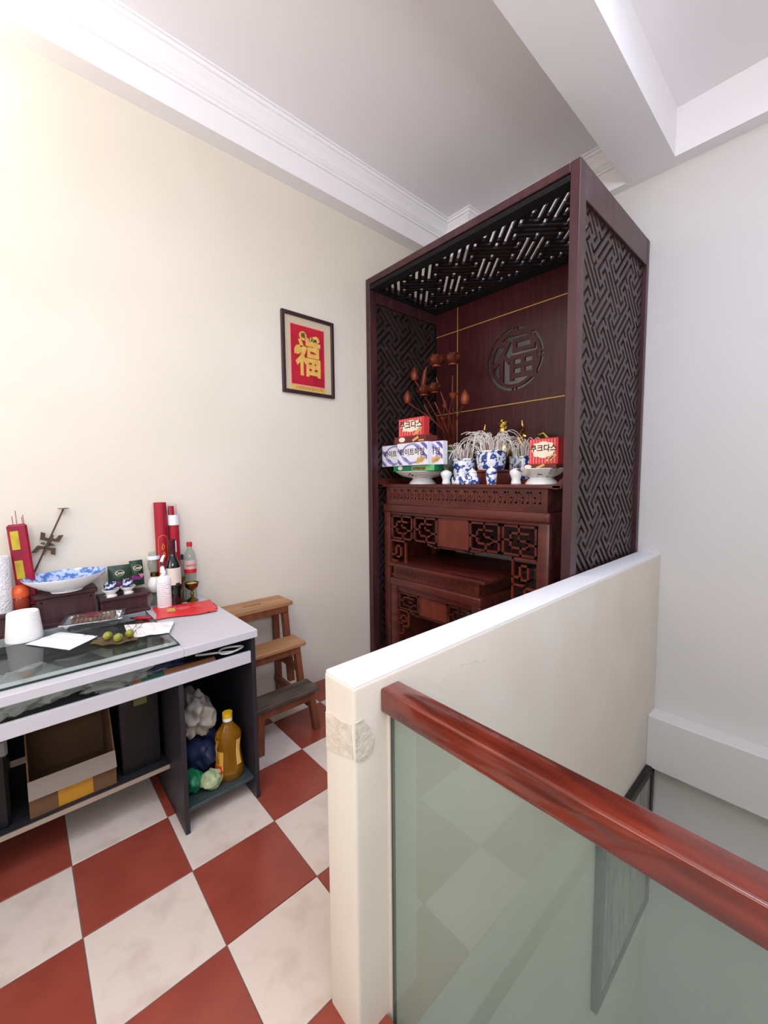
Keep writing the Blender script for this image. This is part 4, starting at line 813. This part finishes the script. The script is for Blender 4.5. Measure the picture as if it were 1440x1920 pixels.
MB().lathe([(0, 0), (0.030, 0), (0.031, 0.004), (0.022, 0.012), (0.007, 0.022), (0.006, 0.034), (0.011, 0.042), (0.006, 0.050), (0.006, 0.060), (0.020, 0.068), (0.032, 0.082), (0.036, 0.104), (0.034, 0.104), (0.028, 0.085), (0, 0.080)], seg=28).build('goblet', m_brassold, t, smooth=True)
MB().lathe([(0, 0.094), (0.030, 0.094), (0.028, 0.099), (0, 0.104)], seg=20).build('yellow_wax', mat('pale_yellow_wax', 'E0CC70', 0.5), t, smooth=True)
t = thing('brass_candlestick', 'small old brass candlestick between the wine bottle and the cola bottle', 'candle holder', (-2.375, 0.648, DZ))
MB().lathe([(0, 0), (0.022, 0), (0.022, 0.006), (0.008, 0.016), (0.006, 0.05), (0.010, 0.058), (0.006, 0.066), (0.006, 0.11), (0.018, 0.12), (0.020, 0.135), (0, 0.135)], seg=24).build('stem', m_brassold, t, smooth=True)
t = thing('red_snack_bag', 'flat red plastic snack bag with yellow print lying on the desk corner', 'packet', (-2.20, 0.612, DZ+0.001), math.radians(67))
def fbag(s): return lambda u, v: Vector(((u-.5)*0.275+0.010*math.sin(v*5), (v-.5)*0.225+0.008*math.sin(u*7), 0.006+s*(0.005*math.sin(PI*u)**0.5*math.sin(PI*v)**0.5+0.0012*noise.noise(Vector((u*7, v*5, 2))))))
t.rotation_euler = (0, 0, math.radians(76))
mb = MB(); mb.grid(fbag(1), 20, 12); mb.grid(fbag(-1), 20, 12); bmesh.ops.remove_doubles(mb.bm, verts=mb.bm.verts[:], dist=0.0004); mb.build('bag', m_redb, t, smooth=True)
text('yellow_lettering', '\u559c', 0.075, m_gold, t, (-0.065, -0.01, 0.0125), (0, 0, 0), bold=0.001, sx=0.7)
wl = MB()
for k, (x, y, l_) in enumerate(((-0.01, 0.02, 0.05), (-0.01, 0.0, 0.06), (-0.01, -0.018, 0.04), (0.055, 0.015, 0.04), (0.06, -0.01, 0.03))): wl.box(x-l_/2, y-0.004, 0.0120, x+l_/2, y+0.004, 0.0126)
wl.build('white_print', m_pink, t)
t = thing('red_folding_knife', 'small red penknife lying on the desk beside the red snack bag', 'knife', (-2.165, 0.415, DZ+0.016), math.radians(52))
MB().box(-0.04, -0.009, -0.007, 0.04, 0.009, 0.007, 0.005).build('handle', m_red, t, smooth=True); MB().box(-0.058, -0.005, -0.003, -0.039, 0.005, 0.003, 0.001).build('black_end', m_black, t)
t = thing('foil_tray', 'foil food tray of brown snacks wrapped in clear film on the desk', 'tray', (-2.235, 0.235, DZ+0.0095), math.radians(75))
def tray(mb, w0, d0, w1, d1, h, z=0):
    a = [mb.bm.verts.new((sx*w0, sy*d0, z)) for sx, sy in ((-1, -1), (1, -1), (1, 1), (-1, 1))]; b = [mb.bm.verts.new((sx*w1, sy*d1, z+h)) for sx, sy in ((-1, -1), (1, -1), (1, 1), (-1, 1))]
    mb.bm.faces.new(a[::-1])
    for k in range(4): mb.bm.faces.new((a[k], a[(k+1) % 4], b[(k+1) % 4], b[k]))
mb = MB(); tray(mb, 0.085, 0.052, 0.105, 0.072, 0.036); bmesh.ops.subdivide_edges(mb.bm, edges=mb.bm.edges[:], cuts=5, use_grid_fill=True)
for v in mb.bm.verts:
    if v.co.z > 0.002: v.co += Vector((0.004*noise.noise(v.co*60), 0.004*noise.noise(v.co*55+Vector((3, 0, 0))), 0))
for sx in (-1, 1): mb.box(sx*0.102, -0.078, 0.034, sx*0.116, 0.078, 0.038)
for sy in (-1, 1): mb.box(-0.116, sy*0.070, 0.0335, 0.116, sy*0.080, 0.0375)
mb.build('foil_pan', m_foil, t, smooth=True)
sn = MB()
random.seed(2)
for k in range(10): sn.blob((-0.075+0.0165*k, random.uniform(-0.004, 0.004), 0.034), (0.010, 0.058, 0.014), 0.2, k, 2, 2)
sn.build('snacks', m_snack, t, smooth=True)['kind'] = 'stuff'
MB().box(-0.035, -0.03, 0.050, 0.03, 0.035, 0.0515).build('red_label', m_redv, t)
MB().grid(lambda u, v: Vector(((u-.5)*0.21, (v-.5)*0.145, 0.040+0.016*math.sin(PI*u)**0.6*math.sin(PI*v)**0.6+0.002*noise.noise(Vector((u*12, v*9, 0))))), 24, 16).build('clear_film', m_clear, t, smooth=True)
def sheet(lb, cs, m, sd, wav=0.004, name='paper_sheet', lift=0.0095):
    A, B, C_, D = [Vector((c[0], c[1], 0)) for c in cs]; o = (A+B+C_+D)/4
    def f(u, v): p = (A*(1-u)+B*u)*(1-v)+(D*(1-u)+C_*u)*v-o; p.z = 0.0015+abs(wav*noise.noise(Vector((u*3+sd, v*3, sd)))); return p
    mb = MB(); mb.grid(f, 14, 14); ob = mb.build(name, m); ob.location = (o.x, o.y, DZ+lift); return tag(ob, lb, 'paper')
sheet('white printed paper sheet lying on the desk glass in front of the foil tray', [(-2.15, -0.005), (-1.955, 0.12), (-2.05, 0.225), (-2.225, 0.11)], m_paper, 1)
sheet('white paper napkin lying partly on the glass and partly on the white desktop', [(-2.13, 0.33), (-1.93, 0.315), (-1.885, 0.455), (-2.03, 0.515)], mat('warm_white_napkin', 'F3EEEC', 0.85, bump=0.3, bscale=120), 5, 0.012)
for lb, c in (('leftmost of three green areca nuts on the dried leaf', (-1.965, 0.247)), ('middle areca nut of the three, nearest the glass front edge', (-1.912, 0.275)), ('rightmost of three green areca nuts on the dried leaf', (-1.93, 0.318))):
    t = thing('areca_nut', lb, 'fruit', (c[0], c[1], DZ+0.0315)); q = Matrix.Rotation(random.uniform(0.9, 1.6), 3, 'Y')
    MB().lathe([(0, -0.021), (0.008, -0.019), (0.0155, -0.008), (0.017, 0.003), (0.013, 0.014), (0.006, 0.021), (0, 0.023)], (0, 0, 0), 18, M=q).build('fruit', m_nut, t, smooth=True)
    MB().lathe([(0, -0.024), (0.006, -0.023), (0.010, -0.017), (0.007, -0.0165)], (0, 0, 0), 10, M=q).build('calyx', m_leaf, t, smooth=True)
t = thing('dried_leaf', 'curled dried tan leaf with a tangle of dark twigs under the areca nuts', 'leaf', (-1.935, 0.265, DZ+0.010))
def lf(u, v): x = (u-.5)*0.17; w_ = 0.045*math.sin(PI*min(max(u, 0.03), 0.97))**0.6; y = (v-.5)*2*w_; return rotz(math.radians(58)) @ Vector((x, y, 0.002+0.006*abs(math.sin(u*9+v*4))*abs(v-.5)*2))
MB().grid(lf, 18, 8).solid(0.0008).build('leaf', m_leaf, t, smooth=True)
tw = MB(); random.seed(11)
for k in range(26):
    p = Vector((random.uniform(-0.11, -0.02), random.uniform(-0.05, 0.10), 0.006)); q = p+Vector((random.uniform(-0.05, 0.05), random.uniform(-0.05, 0.05), random.uniform(0.01, 0.045))); mid = (p+q)/2+Vector((0, 0, 0.012)); tw.tube([p, mid, q], 0.0009, 4)
tw.build('twigs', m_twig, t)['kind'] = 'stuff'
# ---------------------------------------------------------------- step stool
t = thing('step_stool', 'worn three-step wooden stool standing against the left wall beside the desk', 'stool', (0, 0, 0))
Y0, Y1 = 0.86, 1.26
def tread(x0, x1, z, m, slot=False):
    mb = MB()
    if slot:
        xm = (x0+x1)/2; ym = 1.03
        mb.box(x0, Y0, z-0.024, xm-0.016, Y1, z, 0.003).box(xm+0.016, Y0, z-0.024, x1, Y1, z, 0.003).box(xm-0.017, Y0+0.002, z-0.0238, xm+0.017, ym-0.055, z-0.0003).box(xm-0.017, ym+0.055, z-0.0238, xm+0.017, Y1-0.002, z-0.0003)
    else: mb.box(x0, Y0, z-0.024, x1, Y1, z, 0.004)
    mb.build('step', m, t)
tread(-2.455, -2.262, 0.70, m_stool, True); tread(-2.275, -2.115, 0.482, m_stool); tread(-2.12, -1.975, 0.25, m_stoolg)
def slant(name, p, q, w_, d_, m):
    p, q = Vector(p), Vector(q); mb = MB(); a = [Vector((sx*w_/2, sy*d_/2, 0)) for sx, sy in ((-1, -1), (1, -1), (1, 1), (-1, 1))]
    A = [mb.bm.verts.new(p+v) for v in a]; B = [mb.bm.verts.new(q+v) for v in a]; mb.bm.faces.new(A[::-1]); mb.bm.faces.new(B)
    for k in range(4): mb.bm.faces.new((A[k], A[(k+1) % 4], B[(k+1) % 4], B[k]))
    return mb.build(name, m, t)
for y in (Y0+0.045, Y1-0.045):
    dy = 0.02 if y > 1 else -0.02
    slant('leg', (-2.430, y+dy, 0), (-2.425, y, 0.676), 0.032, 0.036, m_stoold)
    slant('leg', (-2.16, y+dy, 0.0) if False else (-2.255, y+dy*0.6, 0.20), (-2.30, y, 0.676), 0.034, 0.036, m_stoold)
    slant('leg', (-2.115, y+dy*0.6, 0.12), (-2.160, y, 0.458), 0.036, 0.034, m_stoold)
    slant('leg', (-1.985, y+dy, 0.0), (-2.010, y, 0.226), 0.036, 0.036, m_stoold)
    MB().box(-2.44, y-0.012, 0.13, -2.02, y+0.012, 0.175, 0.002).build('side_rail', m_stoold, t)
    MB().box(-2.44, y-0.012, 0.30, -2.15, y+0.012, 0.34, 0.002).build('side_rail', m_stoold, t)
MB().box(-2.285, Y0+0.03, 0.636, -2.268, Y1-0.03, 0.676, 0.002).build('apron', m_stoold, t)
MB().box(-2.150, Y0+0.02, 0.415, -2.132, Y1-0.03, 0.458, 0.002).build('apron', m_stoold, t)
MB().box(-2.015, Y0+0.02, 0.175, -1.995, Y1-0.03, 0.226, 0.002).build('apron', m_stoold, t)
MB().box(-2.445, Y0+0.05, 0.30, -2.425, Y1-0.05, 0.345, 0.002).build('back_rail', m_stoold, t)
# ---------------------------------------------------------------- lamp on the left wall (outside the frame, lights the room)
t = thing('globe_wall_lamp', 'white globe lamp on a short bracket, high on the left wall', 'lamp', (XL, -0.28, 3.02))
MB().lathe([(0, 0.001), (0.05, 0.001), (0.05, 0.015), (0.02, 0.03), (0, 0.03)], seg=24, M=Matrix.Rotation(PI/2, 3, 'Y')).build('wall_plate', m_wplas, t, smooth=True)
MB().tube([(0.02, 0, 0), (0.12, 0, -0.01), (0.20, 0, 0.0), (0.24, 0, 0.03)], 0.008, 10).build('bracket', m_wplas, t, smooth=True)
MB().lathe([(0, 0.03), (0.03, 0.032), (0.06, 0.06), (0.072, 0.10), (0.06, 0.14), (0.03, 0.167), (0, 0.172)], (0.24, 0, 0), 28).build('globe', m_tube, t, smooth=True)
t = thing('ceiling_light', 'flat square white ceiling light above the landing', 'lamp', (-0.25, -0.95, ZC))
MB().box(-0.32, -0.32, -0.05, 0.32, 0.32, -0.001, 0.006).build('housing', m_wplas, t)
MB().box(-0.29, -0.29, -0.058, 0.29, 0.29, -0.0505, 0.002).build('diffuser', mat('lit_diffuser', 'FFF9F4', 0.4, emit=20), t)
